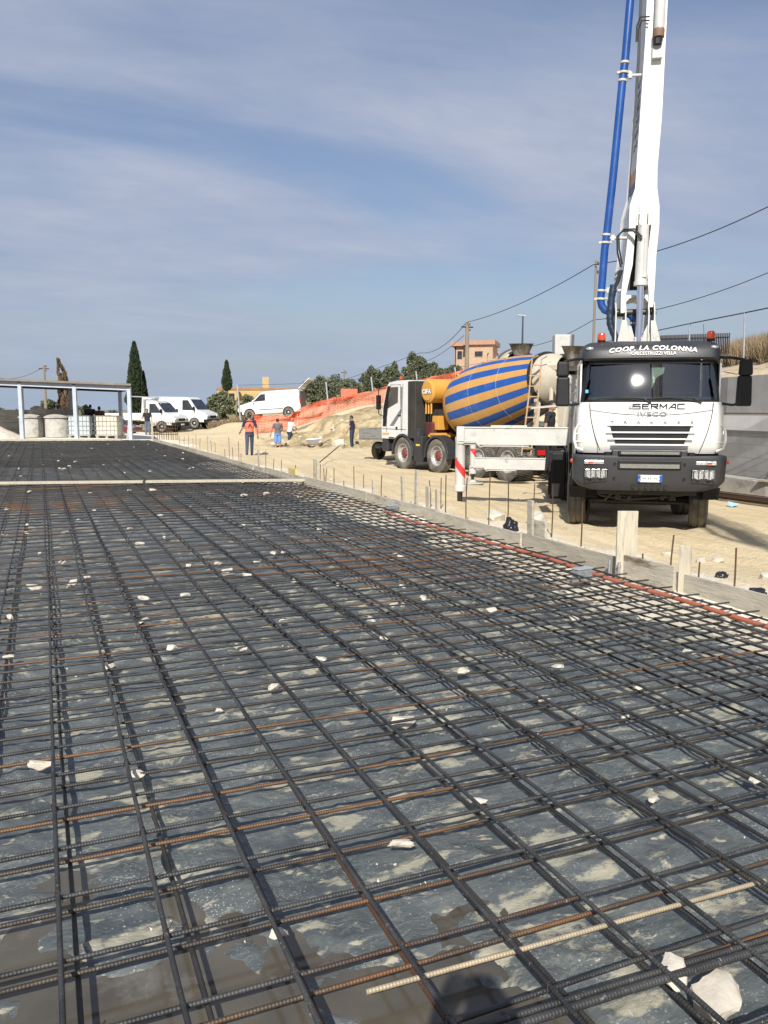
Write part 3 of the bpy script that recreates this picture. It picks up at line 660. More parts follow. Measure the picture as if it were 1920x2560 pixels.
SP=[stone_mesh(i,.050+.013*(i%3),.030+.012*(i%2),.018+.004*(i%3)) for i in range(10)]
def put_stone(me,p,s,name,lab_,group=None,rz=None,m=None,cat='stone'):
    o=bpy.data.objects.new(name,me); col.objects.link(o); o.location=p; o.scale=(s,s,s) if not isinstance(s,tuple) else s
    o.rotation_euler=(random.uniform(-.25,.25),random.uniform(-.25,.25),random.uniform(0,6.28) if rz is None else rz)
    tag(o,lab_,cat,group); return o
big=[(235,1437,1.0,'pale flat stone wedged under bars in the left middle of the mesh'),(295,1668,.75,'bright stone chip hooked under two bars left of the foreground'),(85,1648,.8,'pale flat stone by the left border of the mesh'),
(590,1480,.8,'thin pale stone under the middle bars'),(472,1530,.45,'small square stone left of the middle bars'),(865,1820,.75,'pale stone under a bar in the centre foreground'),(1035,1725,.8,'blocky pale stone beside a bundle of bars right of centre'),
(1412,1722,.55,'greyish white stone chip under a rusty crossbar at right'),(1170,1505,.8,'flat stone chip right of the middle'),(1380,1483,.6,'tiny white chip near the right middle'),(1350,1545,.6,'small white chip on the sheet right of the middle'),
(1205,1437,.8,'white chip under bars farther right'),(870,1555,1.25,'long flat stone in the centre of the mesh'),(1630,1682,.6,'stone chip by the right border under a pair of bars'),(600,2010,.62,'bright stone chip over the torn sheet in the foreground')]
for i,(x,y,s,l) in enumerate(big):
    p=onz(x*K,y*K,.47); put_stone(SP[i%10],(p.x,p.y,.462),s,'spacer_stone',l,rz=R(random.uniform(-30,30)))
p=onz(1785,2510,.45)
bs=bpy.data.meshes.new('x'); 
o=put_stone(stone_mesh(33,.10,.07,.038,sub=3),(p.x+.03,p.y+.02,.455),1,'big_stone','largest pale broken slab stone in the near right corner',rz=R(25))
o=put_stone(stone_mesh(37,.07,.045,.02,sub=3),(p.x-.06,p.y+.09,.50),1,'flat_stone','thin pale stone flake leaning on the largest stone',rz=R(55))
mid=[(400,1278),(310,1285),(185,1240),(310,1333),(355,1155),(195,1065),(280,1137),(58,1130),(345,1110),(525,1130),(555,1210),(490,1227),(610,1330),(850,1300),(370,1390),(520,1390),(695,1415),(638,1248),(730,1255),(855,1190),(865,1197),(690,1140),(590,1190),(135,1208),(10,1150),(20,1325),(870,1300),(1000,1440),(750,1160),(1190,1245),(1080,1200),(960,1165),(900,1120),(870,1260),(915,1285),(1060,1310),(1240,1330),(1300,1300),(1400,1330),(1580,1325),(1570,1335),(800,1330),(1490,1400),(830,1370),(20,1410)]
rs=random.Random(11)
for i in range(130):
    if i<len(mid): p=onz(mid[i][0]*K,mid[i][1]*K,.5); s=.8
    else:
        y=rs.uniform(7,41); x=rs.uniform(-.25*y-1,4.6); p=Vector((x,y,0)); s=rs.uniform(.6,1.15)
        if y>slab_end(x)-1: continue
    if p.y>7: s*=1.1
    dz='beyond the crossing rail' if p.y>17.5+(5-p.x)*.27 else ('just before the crossing rail' if p.y>11 else ('in the middle of the near mesh' if p.y>6.5 else 'on the closest part of the mesh'))
    ratio=(p.x*rgt.x+p.y*rgt.y)/max(.1,depth(p)); z=dz+(' towards the left' if ratio<-.2 else (' towards the right boards' if ratio>.12 else ' near the centre'))
    put_stone(SP[rs.randrange(10)],(p.x,p.y,.475 if p.y<14 else .50),s,'spacer_stone','small pale spacer stone %s'%z,group='spacer stones '+z)
# rubble along the boards
RB=[stone_mesh(50+i,1,.8,.6,sub=2) for i in range(8)]
feat=[(1060+680*.2652,1160+500*.2652,.22,'rounded pale boulder left of the black bag by the boards'),(1060+1060*.2652,1160+520*.2652,.24,'pale rough boulder behind the grey stake'),(1440+785*.2893,1200+585*.2893,.085,'white stone behind the rod right of the tall plank'),(1440+1085*.2893,1200+640*.2893,.10,'white rubble stone right of the square stake'),(1440+1225*.2893,1200+650*.2893,.10,'flat white stone left of the rod at right'),(1440+1640*.2893,1200+785*.2893,.10,'brownish rounded stone at the right border'),(640*1.0,1176,.13,'pale lump of stone by the slab edge under the vest wearing worker'),(830,1190,.1,'small white stone by the edge rods')]
for i,(px,py,s,l) in enumerate(feat):
    p=onz(px,py,.30); z=gz(p.x,p.y); p=onz(px,py,z+s*.3); put_stone(RB[i%8],(p.x,p.y,gz(p.x,p.y)+s*.25),s,'rubble_stone',l)
zn=lambda y: 'at the right border' if y<4.5 else ('beside the tall plank' if y<7.5 else ('below the truck bumper' if y<10.5 else 'left of the outrigger jack'))
for i in range(150):
    y=rs.uniform(2.2,16)**1.0; x=5.12+abs(rs.gauss(0,.55)); s=rs.uniform(.012,.04) if rs.random()<.8 else rs.uniform(.04,.07)
    put_stone(RB[rs.randrange(8)],(x,y,gz(x,y)+s*.3),s,'rubble_stone',('tiny' if s<.035 else 'fist sized')+' chalky rubble piece outside the boards '+zn(y),group='rubble pieces outside the boards '+zn(y)+(' tiny' if s<.035 else ' larger'))
g=MB()
for i in range(11000):
    y=rs.uniform(1.5,24); x=5.1+abs(rs.gauss(0,.75)); s=rs.uniform(.004,.016); z=gz(x,y)+s*.2
    q=[Vector((rs.gauss(0,1),rs.gauss(0,1),rs.gauss(0,1))).normalized()*s for _ in range(4)]
    g.add([(x+a.x,y+a.y,z+a.z) for a in q],[(0,1,2),(0,2,3),(0,3,1),(1,3,2)])
for i in range(2500):
    y=rs.uniform(3,30); x=rs.uniform(6.5,15); s=rs.uniform(.004,.022); z=gz(x,y)+s*.2
    q=[Vector((rs.gauss(0,1),rs.gauss(0,1),rs.gauss(0,1))).normalized()*s for _ in range(4)]
    g.add([(x+a.x,y+a.y,z+a.z) for a in q],[(0,1,2),(0,2,3),(0,3,1),(1,3,2)])
o=g.build('gravel',rock,fix=True); tag(o,'loose chalk gravel on the sand outside the boards','gravel',kind='stuff')
g=MB(); rc_=random.Random(77)
cl=[(rc_.uniform(-.4,4.4),rc_.uniform(1.7,9)) for _ in range(60)]
for cx_,cy_ in cl:
    for _ in range(rc_.randint(3,16)):
        x=cx_+rc_.gauss(0,.07); y=cy_+rc_.gauss(0,.07); s=rc_.uniform(.002,.009); z=sheet_z(x,y)+s*.4
        q=[Vector((rc_.gauss(0,1),rc_.gauss(0,1),rc_.gauss(0,1))).normalized()*s for _ in range(4)]
        g.add([(x+a.x,y+a.y,z+a.z) for a in q],[(0,1,2),(0,2,3),(0,3,1),(1,3,2)])
o=g.build('concrete_crumbs',rock); tag(o,'pale crumbs of broken concrete lying on the dark sheet between bars','crumbs',kind='stuff')
# black bags and litter
def bag(px,py,s,l,z=.35,hz=1.2):
    b=bmesh.new(); bmesh.ops.create_icosphere(b,subdivisions=4,radius=1)
    for v in b.verts:
        d=v.co.normalized(); k=1+.35*NZ.noise(d*2.3+Vector((px,0,0)))+.28*abs(NZ.noise(d*5.5+Vector((0,px,0))))
        v.co=Vector((d.x*k,d.y*.7*k,max(-.3,d.z*hz*k*(1-.25*abs(d.x)))))*s
    me=bpy.data.meshes.new('bag'); b.to_mesh(me); b.free(); me.materials.append(mat('black_film',(.012,.012,.014),.22,var=.3)); 
    for p_ in me.polygons: p_.use_smooth=True
    p=onz(px,py,z); o=bpy.data.objects.new('plastic_bag',me); col.objects.link(o); o.location=(p.x,p.y,gz(p.x,p.y)+.02); tag(o,l,'plastic bag')
bag(1060+815*.2652,1160+600*.2652,.11,'upright crumpled black plastic bag behind the board before the jack',hz=1.5)
bag(1440+1265*.2893,1200+745*.2893,.07,'black plastic scrap on rubble left of the right rod',hz=.6)
bag(1440+1565*.2893,1200+905*.2893,.10,'black plastic scrap behind the board at the right border',hz=.6)
bag(600+1070*.3375,1080+480*.3375,.11,'black plastic bundle behind the board near the mixer wheels',hz=.8)
p=onz(1440+1345*.2893,1200+240*.2893,0); o=MB().add([(0,0,0),(.22,.02,.05),(.3,.16,.02),(.1,.2,.09),(.02,.14,.01)],[(0,1,3),(1,2,3),(0,3,4)]).build('plastic_wrapper',mat('pale_blue_film',(.35,.55,.60),.3),fix=False); o.location=(p.x,p.y,gz(p.x,p.y)+.02)
sm=o.modifiers.new('s','SOLIDIFY'); sm.thickness=.004
tag(o,'small pale blue plastic wrapper on the sand right of the truck','litter')
#@@VEHICLES
# ------------------------------------------------------------------ wheels
def tyre_prof(r,w,groove=True):
    h=w/2; p=[(r*.60,-h*.80),(r*.72,-h*.98),(r*.86,-h*1.0),(r*.95,-h*.93),(r*.985,-h*.84)]
    if groove:
        for g0 in (-.42,0,.42):
            p+=[(r,(g0-.06)*w/1.25),(r-.014,(g0-.045)*w/1.25),(r-.014,(g0+.045)*w/1.25),(r,(g0+.06)*w/1.25)]
    else: p+=[(r,-h*.5),(r,h*.5)]
    p+=[(r*.985,h*.84),(r*.95,h*.93),(r*.86,h*1.0),(r*.72,h*.98),(r*.60,h*.80)]
    return p
def wheel(parent,x,y,r,w,side,rim=None,hub=None,dual=False,steer=0,lugs=False,detail=True):
    """side=+1: outer face towards +x"""
    ax=Vector((math.cos(steer)*side,math.sin(steer)*side,0)); c=Vector((x,y,r))
    rim=rim or rimm
    wb=MB().lathe([(.001,w*.36),(.06*r/.5,w*.36),(.10*r/.5,w*.30),(.14*r/.5,w*.22),(.17*r/.5,w*.10)],c,ax,20).build('wheel',hub or rim,parent,smooth=True,fix=True)
    t=MB(); n=56 if lugs else 40
    offs=[0] if not dual else [0,-w*1.12]
    for of in offs: t.lathe(tyre_prof(r,w,not lugs),c+ax*of,ax,n)
    if lugs:
        perp=Vector((-ax.y,ax.x,0))
        for of in offs:
            for k in range(44):
                a=2*math.pi*k/44
                d=perp*math.cos(a)+Vector((0,0,1))*math.sin(a)
                for s in (-1,1):
                    aa=a+(.07 if s>0 else 0); d=perp*math.cos(aa)+Vector((0,0,1))*math.sin(aa); tg=perp*-math.sin(aa)+Vector((0,0,1))*math.cos(aa)
                    q=c+ax*(of+s*w*.27)+d*(r-.004); t.beam(q-tg*.018,q+tg*.018,.17*w/.3,.03,up=d)
    t.build('tyre',rubber,wb,smooth=True,fix=True,ang=50)
    R_=MB().lathe([(r*.61,w*.40),(r*.59,w*.43),(r*.55,w*.40),(r*.53,w*.15),(r*.50,w*.08),(r*.44,w*.12),(r*.30,w*.14),(r*.18,w*.14)],c,ax,32)
    if detail:
        perp=Vector((-ax.y,ax.x,0))
        for k in range(10):
            a=2*math.pi*k/10; d=perp*math.cos(a)+Vector((0,0,1))*math.sin(a); q=c+d*r*.36
            R_.tube([q+ax*w*.12,q+ax*(w*.12+.04*r/.5)],.016*r/.5,6)
    R_.build('rim',rim,wb,smooth=True,fix=False)
    return wb
def ring_pts(z,hw,y0,d,p=4.0,n=24,yb_=None):
    o=[]
    for i in range(n+1):
        t=-math.pi/2+math.pi*i/n; u=abs(math.sin(t))**(2/p)*(1 if t>0 else -1); y=y0+d*(1-abs(math.cos(t))**(2/p)); o.append((hw*u,y,z))
    if yb_ is not None: o=[(-hw,yb_,z)]+o+[(hw,yb_,z)]
    return o
def loft(mb,rings,sel=None,mi=0,cap=None):
    n=len(rings[0]); k=len(mb.v)
    for r_ in rings: mb.v+=r_
    for i in range(len(rings)-1):
        for j in range(n-1):
            if sel is None or sel(i,j): mb.f.append([k+i*n+j,k+i*n+j+1,k+(i+1)*n+j+1,k+(i+1)*n+j]); mb.m.append(mi)
    if cap: mb.f.append([k+(len(rings)-1)*n+j for j in range(n)]); mb.m.append(mi)
    return mb
def fy(x,hw,y0,d,p=4.0):
    u=min(1,abs(x/hw)); return y0+d*(1-(1-u**p)**(1/p))

# ------------------------------------------------------------------ concrete pump truck
PR=R(34.2); PO=Vector((8.64+.06*math.cos(PR),10.06-.06*math.sin(PR),0))
pump=thing('concrete_pump_truck','white and charcoal concrete pump truck with raised boom parked facing the slab','pump truck',PO,-PR)
# cab
low=[(1.32,1.07,.10,.30),(1.42,1.10,.03,.32),(1.60,1.11,.005,.32),(1.85,1.11,.0,.32),(2.02,1.10,.015,.31),(2.115,1.075,.04,.30)]
cab=loft(MB(),[ring_pts(*r_,yb_=1.95) for r_ in low]).build('cab_body',white,pump,smooth=True,ang=40)
def seam(name,x0,z0,x1,z1):
    pts=[]
    for i in range(13):
        t=i/12; z=lerp(z0,z1,t); x=lerp(x0,x1,t**1.8); pts.append((x,fy(x,1.11,.0,.32)-.004,z))
    return pts
g=MB()
for s in (-1,1): g.tube(seam('s',s*.915,2.11,s*.74,1.36),.006,5)
g.tube([(x,fy(x,1.11,0,.32)-.003,1.985-.10*(1-abs(x/1.0)**2)+.03) for x in [i/10 for i in range(-9,10)]],.0035,5)
g.build('panel_seams',blackp,cab)
g=MB()
for k,(z0,z1,hw) in enumerate([(1.665,1.745,.60),(1.565,1.635,.57),(1.475,1.545,.53)]):
    n=16; v=[]
    for z,h in ((z0,hw-.02),(z1,hw)):
        for i in range(n+1):
            x=-h+2*h*i/n; v.append((x,fy(x,1.11,.0,.32)-.006,z))
    g.add(v,[(i,i+1,n+2+i,n+1+i) for i in range(n)])
g.build('radiator_grille',blackp,cab,fix=False)
g=MB()
for z,hw in ((1.65,.66),(1.55,.63),(1.46,.58),(1.76,.64)):
    for i in range(16):
        a=-hw+2*hw*i/16; b=-hw+2*hw*(i+1)/16; g.beam((a,fy(a,1.11,0,.32)-.02,z),(b,fy(b,1.11,0,.32)-.02,z),.035,.022 if z<1.7 else .012)
g.build('grille_slat',white,cab)
for s in (-1,1):
    g=MB(); pts=[(s*1.00,.12,1.36),(s*1.10,.12,1.40),(s*1.135,.16,1.52),(s*1.13,.16,1.66),(s*1.08,.12,1.76),(s*1.00,.10,1.78)]
    g.tube(pts,.02,8)
    for z in (1.5,1.62): g.beam((s*.98,.10,z),(s*1.13,.17,z),.03,.016)
    g.build('grab_handle',white,cab,smooth=True)
# windscreen zone
wsr=[(lerp(2.125,2.76,t),lerp(1.055,1.015,t),lerp(.05,.25,t)-.008*4*t*(1-t),.30) for t in [k/8 for k in range(9)]]
wsr=[ring_pts(*r_,p=2.7,yb_=1.95) for r_ in wsr]; n=len(wsr[0])-1
ws=loft(MB(),wsr,lambda i,j: 4<=j<n-4).build('windscreen',glass,pump,smooth=True,fix=False)
loft(MB(),wsr,lambda i,j: not(4<=j<n-4) and 0<j<n-1).build('screen_pillars',blackp,pump,smooth=True,fix=False)
g=MB()
for s in (-1,1):
    g.bb(s*1.05-.012,s*1.05+.012,1.28,1.95,2.12,2.78); g.bb(s*1.05-.012,s*1.05+.012,.5,1.3,2.72,2.78); g.bb(s*1.05-.012,s*1.05+.012,.34,.47,2.12,2.78)
g.build('door_frame',white,pump)
g=MB()
for s in (-1,1): g.bb(s*1.045-.004,s*1.045+.004,.47,1.29,2.12,2.72)
g.build('door_window',glassd,pump)
# black strip under glass and around it
g=MB(); 
for z,hw,y0,h in ((2.135,1.04,.045,.035),(2.735,1.0,.235,.05)):
    for i in range(20):
        a=-hw*.94+2*hw*.94*i/20; b=-hw*.94+2*hw*.94*(i+1)/20; g.beam((a,fy(a,hw,y0,.28)-.004,z),(b,fy(b,hw,y0,.28)-.004,z),.012,h)
g.build('windscreen_rubber',blackp,ws)
roof=[(2.765,1.03,.17,.32),(2.80,1.05,.13,.32),(2.90,1.05,.14,.32),(2.98,1.03,.19,.32),(3.0,1.01,.22,.32),(3.03,1.0,.30,.34),(3.07,.93,.42,.36),(3.085,.85,.6,.36)]
rf=loft(MB(),[ring_pts(*r_,yb_=1.95) for r_ in roof],cap=True).build('roof_visor',greyp,pump,smooth=True,ang=30)
g=MB()
for s in (-1,1): g.ell((s*.93,.245,2.955),(.065,.03,.028))
g.build('marker_lamp',clearL,rf,smooth=True)
wht=mat('sign_white',(.75,.75,.73),.5,var=.02)
RV=[(2.765,1.03,.17,.32),(2.80,1.05,.13,.32),(2.90,1.05,.14,.32),(2.98,1.03,.19,.32),(3.0,1.01,.22,.32),(3.03,1.0,.30,.34)]
def onring(X,Z):
    for a_,b_ in zip(RV,RV[1:]):
        if Z<=b_[0]:
            t=max(0,(Z-a_[0])/(b_[0]-a_[0])); return fy(X,lerp(a_[1],b_[1],t),lerp(a_[2],b_[2],t),.32)
    return fy(X,1.0,.30,.34)
def onvisor(x0,z0,arc):
    def f(x,y,z):
        X=x+x0; Z=y+z0+arc*(x*x); t=(Z-2.80)/.18; y0=.13+max(0,t)*.055
        return (X,onring(X,Z)-.014-z,Z)
    return f
text('visor_lettering','COOP. LA COLONNA',.095,wht,rf,onvisor(.0,2.948,-.10),bold=.003,xs=1.28,shear=.25,space=1.12)
text('visor_lettering','CALCESTRUZZI VELLA',.070,wht,rf,onvisor(.02,2.862,.0),xs=.95,bold=.0005)
def onfront(x0,z0,pr=.004):
    def f(x,y,z):
        X=x+x0; Z=y+z0; return (X,fy(X,1.11,.0 if Z<2 else .015,.32)-pr-z,Z)
    return f
blk=mat('sign_black',(.012,.012,.014),.4,var=.02)
GL=[[[(1,1),(0,1),(0,.5),(1,.5),(1,0),(0,0)]],[[(1,1),(0,1),(0,0),(1,0)],[(0,.5),(.85,.5)]],[[(0,0),(0,1),(1,1),(1,.5),(0,.5)],[(.4,.5),(1,0)]],[[(0,0),(0,1),(.5,.3),(1,1),(1,0)]],[[(0,0),(.7,1),(1,1),(1,0)],[(.45,.3),(1,.3)]],[[(1,1),(0,1),(0,0),(1,0)]]]
g=MB()
for k,gl in enumerate(GL):
    for ln in gl:
        for (u0,v0),(u1,v1) in zip(ln,ln[1:]):
            x0=-.255+k*.130+u0*.096; x1=-.255+k*.130+u1*.096; z0=2.012+v0*.074; z1=2.012+v1*.074
            d=Vector((x1-x0,0,z1-z0)).normalized()*.0085; g.beam((x0-d.x,fy(x0,1.11,.015,.32)-.006,z0-d.z),(x1+d.x,fy(x1,1.11,.015,.32)-.006,z1+d.z),.017,.004,up=(0,1,0))
g.build('badge_lettering',blk,cab)
g=MB()
for k in range(3): g.bb(-.325+k*.024,-.313+k*.024,-.002,.004,2.035,2.045+.02+.018*k)
g.bb(-.335,-.265,-.002,.004,2.012,2.024)
g.build('badge_emblem',mat('emblem_grey',(.2,.2,.2),.4),cab)
text('maker_lettering','IVECO',.10,mat('chrome_letter',(.5,.5,.5),.25,metal=.9),cab,onfront(.02,1.925),bold=.002,xs=1.45,space=1.1)
for i,ch in enumerate('TRAKKER'): text('model_lettering',ch,.06,mat('chrome_letter',(.5,.5,.5)),cab,onfront(-.57+i*.197,1.80),xs=1.35,bold=.002)
g=MB()
for s in (-1,1):
    g.box(s*1.0,.13,1.93,.03,.004,.05,ry=.4); g.box(s*1.0+.012,.13,1.955,.02,.004,.03,ry=-.5)
g.build('horse_emblem',blk,cab)
# wipers
for x0,x1 in ((-.82,-.12),(-.06,.62)):
    g=MB(); g.tube([(x0,fy(x0,1.04,.04,.28)+.0,2.165),(lerp(x0,x1,.5),.03,2.185),(x1,.035,2.17)],.010,6); g.tube([(x1,.035,2.17),(x1+.12,.02,2.10)],.013,6); g.tube([(lerp(x0,x1,.4),.03,2.19),(x1+.1,.025,2.12)],.008,6)
    g.build('wiper',blackp,pump)
# mirrors
for s in (-1,1):
    g=MB(); g.box(s*1.345,.02,2.63,.20,.12,.24,tap=.88); m=g.build('wing_mirror',blackp,pump,bevel=.035,seg=4)
    MB().box(s*1.335,.02,2.28,.22,.13,.46,tap=.9).build('mirror_housing',blackp,m,bevel=.035,seg=4)
    g=MB(); g.tube([(s*.99,.32,2.80),(s*1.15,.2,2.79),(s*1.32,.06,2.75),(s*1.36,.04,2.68)],.022,8); g.tube([(s*1.02,.26,2.10),(s*1.2,.12,2.07),(s*1.35,.03,2.10),(s*1.36,.03,2.16)],.02,8); g.tube([(s*1.36,.05,2.7),(s*1.36,.05,2.15)],.018,8)
    g.build('mirror_arm',blackp,m,smooth=True)
# beacons
for x in (-.74,.92):
    b=MB().lathe([(.001,.0),(.06,0),(.065,.03),(.06,.04)],(x,.55,3.07),(0,0,1),16).build('beacon',blackp,pump,smooth=True)
    MB().lathe([(.062,.035),(.066,.05),(.062,.12),(.052,.145),(.03,.155),(.001,.158)],(x,.55,3.07),(0,0,1),20).build('beacon_lens',orangeL,b,smooth=True)
MB().tube([(.80,.40,3.05),(.78,.42,3.32)],.004,5).build('aerial',blackp,pump)
# interior
g=MB(); g.bb(-1.0,1.0,.28,.75,1.9,2.20); g.bb(-1.02,1.02,1.85,1.93,1.4,2.95); g.bb(-1.02,1.02,.3,1.9,1.4,1.5); g.build('dashboard',mat('cab_trim',(.06,.065,.065),.8),pump,bevel=.04)
for x in (-.55,.55):
    g=MB(); g.bb(x-.26,x+.26,1.25,1.42,1.7,2.5); g.box(x,1.33,2.62,.24,.1,.2); g.bb(x-.26,x+.26,.85,1.4,1.65,1.8); g.build('seat',mat('seat_fabric',(.035,.035,.04),.9),pump,bevel=.04)
g=MB(); g.lathe([(.21,-.012),(.225,0),(.21,.012),(.2,0)],(.55,.72,2.27),(0,.55,-.83),24); g.beam((.36,.71,2.27),(.74,.71,2.27),.03,.02); g.build('steering_wheel',blackp,pump,smooth=True)
MB().add([(.02,.3,2.66),(.22,.3,2.66),(.20,.3,2.56),(.10,.3,2.50),(.03,.3,2.32)],[(0,1,2,3,4)]).build('pennant',mat('cloth_white',(.6,.6,.56),.8),pump,fix=False)
MB().bb(-.985,-.94,.145,.15,2.26,2.31).build('sticker',mat('sticker_blue',(.1,.4,.6),.5),pump)
# bumper
bmp=[(.74,.86,.0,.22),(.80,1.06,-.04,.22),(.90,1.14,-.075,.22),(1.26,1.16,-.08,.22),(1.29,1.15,-.06,.22)]
bm_=loft(MB(),[ring_pts(*r_,n=28,yb_=.45) for r_ in bmp],cap=True).build('bumper',greyp,pump,smooth=True,ang=28)
g=MB(); g.bb(-.56,.56,-.06,.3,1.27,1.385); g.build('bumper_step',greyp,bm_,bevel=.02)
g=MB(); g.bb(-.47,.47,-.115,-.05,1.30,1.37); g.bb(-.47,.47,-.115,-.05,1.09,1.22); g.build('bumper_slot',blackp,bm_,bevel=.01)
g=MB(); g.bb(-.43,.43,-.125,-.10,1.315,1.355); g.bb(-.44,.44,-.125,-.10,1.10,1.165); g.build('slot_grille',mat('grey_mesh_grille',(.16,.16,.145),.7,var=.3,vs=60),bm_)
for s in (-1,1):
    g=MB(); g.bb(s*.80-.18,s*.80+.18,-.090,-.03,.935,1.085); hl=g.build('headlight',blackp,bm_,bevel=.012)
    g=MB()
    for k in (-.08,.08): g.lathe([(.001,-.0),(.05,.004),(.066,.018),(.07,.03)],(s*.80+k,-.094,1.01),(0,-1,0),18)
    g.build('reflector',clearL,hl,smooth=True)
    MB().bb(s*.80-.165,s*.80+.165,-.098,-.091,.945,1.075).build('headlight_glass',clearL,hl,bevel=.003)
    g=MB()
    for k in range(5): x=s*.80-.15+.075*k; g.tube([(x,-.135,.93),(x,-.14,1.09)],.005,5)
    for z in (.93,1.09): g.tube([(s*.80-.17,-.09,z),(s*.80-.17,-.135,z),(s*.80+.17,-.135,z),(s*.80+.17,-.09,z)],.006,5)
    g.build('lamp_guard',dkmetal,hl)
    MB().bb(s*.83-.15,s*.83+.15,-.092,-.04,1.155,1.215).build('indicator',clearL,bm_,bevel=.012)
    MB().box(s*.88,-.094,1.185,.07,.006,.03).build('indicator_bulb',orangeL,bm_)
    MB().ell((s*1.17,.02,1.20),(.022,.03,.032)).build('side_marker',orangeL,bm_,smooth=True)
    g=MB(); g.lathe([(.001,0),(.022,0),(.022,.01)],(s*.52,-.078,1.16),(0,-1,0),10); g.lathe([(.001,0),(.022,0),(.022,.01)],(s*.52,-.078,.93),(0,-1,0),10); g.lathe([(.06,0),(.06,.05),(.05,.05)],(s*.62,.0,1.29),(0,0,1),12); g.build('tow_eye',blackp,bm_)
g=MB()
for k in range(6): g.box(-.22+k*.095,-.055,.80,.05,.03,.035,rz=0,ry=.5)
g.build('vent_slots',blk,bm_)
pl_=MB().bb(-.165,.195,-.105,-.09,.885,.995).build('number_plate',wht,bm_,bevel=.003)
g=MB(); g.bb(-.165,-.125,-.1065,-.104,.887,.993); g.bb(.155,.195,-.1065,-.104,.887,.993); g.build('plate_band',mat('plate_blue',(.01,.08,.35),.4),pl_)
text('plate_number','DH 641HC',.088,blk,pl_,lambda x,y,z:(x+.015,-.107-z,y+.94),xs=.70,bold=0,space=1.05,ext=.001)
text('plate_letter','I',.05,wht,pl_,lambda x,y,z:(x-.145,-.1085-z,y+.915),ext=.001)
# under the front: axle, springs, steering rods
g=MB(); g.tube([(-.9,1.3,.50),(-.45,1.25,.44),(.45,1.25,.44),(.9,1.3,.50)],.06,8); g.tube([(-.85,1.0,.47),(.85,1.0,.45)],.028,8)
for s in (-1,1): g.bb(s*.42-.05,s*.42+.05,.3,2.2,.56,.64); g.bb(s*.42-.045,s*.42+.045,.35,9.2,.82,1.08); g.tube([(s*.42,.35,.6),(s*.42,.3,.72)],.04,8); g.bb(s*.25-.03,s*.25+.03,.2,.9,.58,.64)
g.bb(-.75,.75,.15,.32,.66,.80); g.bb(-.35,.35,.5,1.1,.60,.9); g.tube([(-.7,.5,.62),(-.3,.4,.56),(.2,.42,.6),(.7,.5,.66)],.03,7); g.bb(-.9,.9,1.7,2.0,.62,1.2); g.tube([(-.5,.2,.70),(-.6,.6,.52),(-.9,1.0,.5)],.022,6)
g.build('chassis',dkmetal,pump,bevel=.006)
g=MB()
for s in (-1,1):
    pts=[(math.cos(a)*.66+1.3,math.sin(a)*.62+.55) for a in [math.pi*i/12 for i in range(0,13)]]; inn=[(math.cos(a)*.62+1.3,math.sin(a)*.58+.55) for a in [math.pi*i/12 for i in range(12,-1,-1)]]
    g.prism(pts+inn,'x',s*.72,s*1.10)
    g.bb(s*.92-.18,s*.92+.18,.42,.62,.9,1.34)
g.build('wheel_arch',blackp,pump,bevel=.01)
g=MB()
for s in (-1,1): g.box(s*.98,.55,.80,.30,.04,.26,rx=.5); g.box(s*1.04,.55,.66,.26,.02,.20,rx=.3,rz=s*.2)
g.build('mud_flap',blackp,pump)
g=MB(); g.bb(-1.52,-1.16,4.35,4.42,.12,1.12); g.bb(-1.50,-1.2,4.5,7.6,.5,.56); g.bb(-1.5,-1.2,5.2,5.9,.56,1.05); g.bb(-1.45,-1.18,4.0,4.1,.2,1.1); g.build('side_guard',blackp,pump,bevel=.01)
for s in (-1,1):
    wheel(pump,s*.985,1.3,.515,.30,s,steer=R(-9)); wheel(pump,s*.985,3.15,.515,.30,s)
    for y in (5.2,6.6): wheel(pump,s*1.08,y,.515,.28,s,dual=True,lugs=True)
g=MB()
for s in (-1,1):
    g.bb(s*1.13-.02,s*1.13+.02,4.55,7.3,1.08,1.12); g.bb(s*1.0-.14,s*1.0+.14,4.5,4.53,.45,1.1); g.bb(s*1.0-.16,s*1.0+.16,2.0,2.04,.4,1.15)
    g.bb(s*1.08-.08,s*1.08+.10,2.25,2.7,1.0,1.38)
g.build('mudguard',blackp,pump,bevel=.02)
# superstructure
g=MB(); g.bb(-1.05,1.05,2.15,9.0,1.14,1.30); g.bb(-.9,.9,3.6,8.0,1.30,1.72); g.bb(-1.1,-.98,2.1,2.5,1.2,1.75); g.bb(-1.14,-1.02,2.75,2.95,1.28,2.15); g.bb(-1.16,-1.00,3.1,3.3,1.2,1.66)
g.bb(1.0,1.12,2.75,3.3,1.2,1.7); g.build('deck_body',whited,pump,bevel=.012)
g=MB(); g.lathe([(.55,0),(.55,.5),(.42,.6),(.42,1.15),(.50,1.2),(.50,1.4),(.001,1.4)],(.03,2.7,1.25),(0,0,1),28); g.build('turret_column',whited,pump,smooth=True)
g=MB(); g.lathe([(.62,0),(.70,.35),(.72,.6),(.66,.6),(.5,.1)],(0,9.0,.75),(0,.25,1),20); g.bb(-.6,.6,8.3,8.9,.8,1.2); g.build('hopper',mat('hopper_grey',(.2,.2,.19),.7),pump,smooth=True,ang=40)
g=MB()
for y in (4.3,5.6,7.0,8.2): g.tube([(-.95,y,1.72),(-.95,y,2.4)],.018,6)
g.tube([(-.95,4.3,2.4),(-.95,8.2,2.4)],.018,6); g.beam((-1.9,3.7,2.03),(-.95,4.2,2.12),.05,.04); g.build('handrail',whited,pump)
g=MB(); g.tube([(-.93,2.0,1.35),(-.93,2.0,2.9),(-.85,2.1,3.05)],.05,10); g.bb(-.95,-.55,1.98,2.1,1.4,2.6); g.build('air_intake',blackp,pump,smooth=True,ang=40)
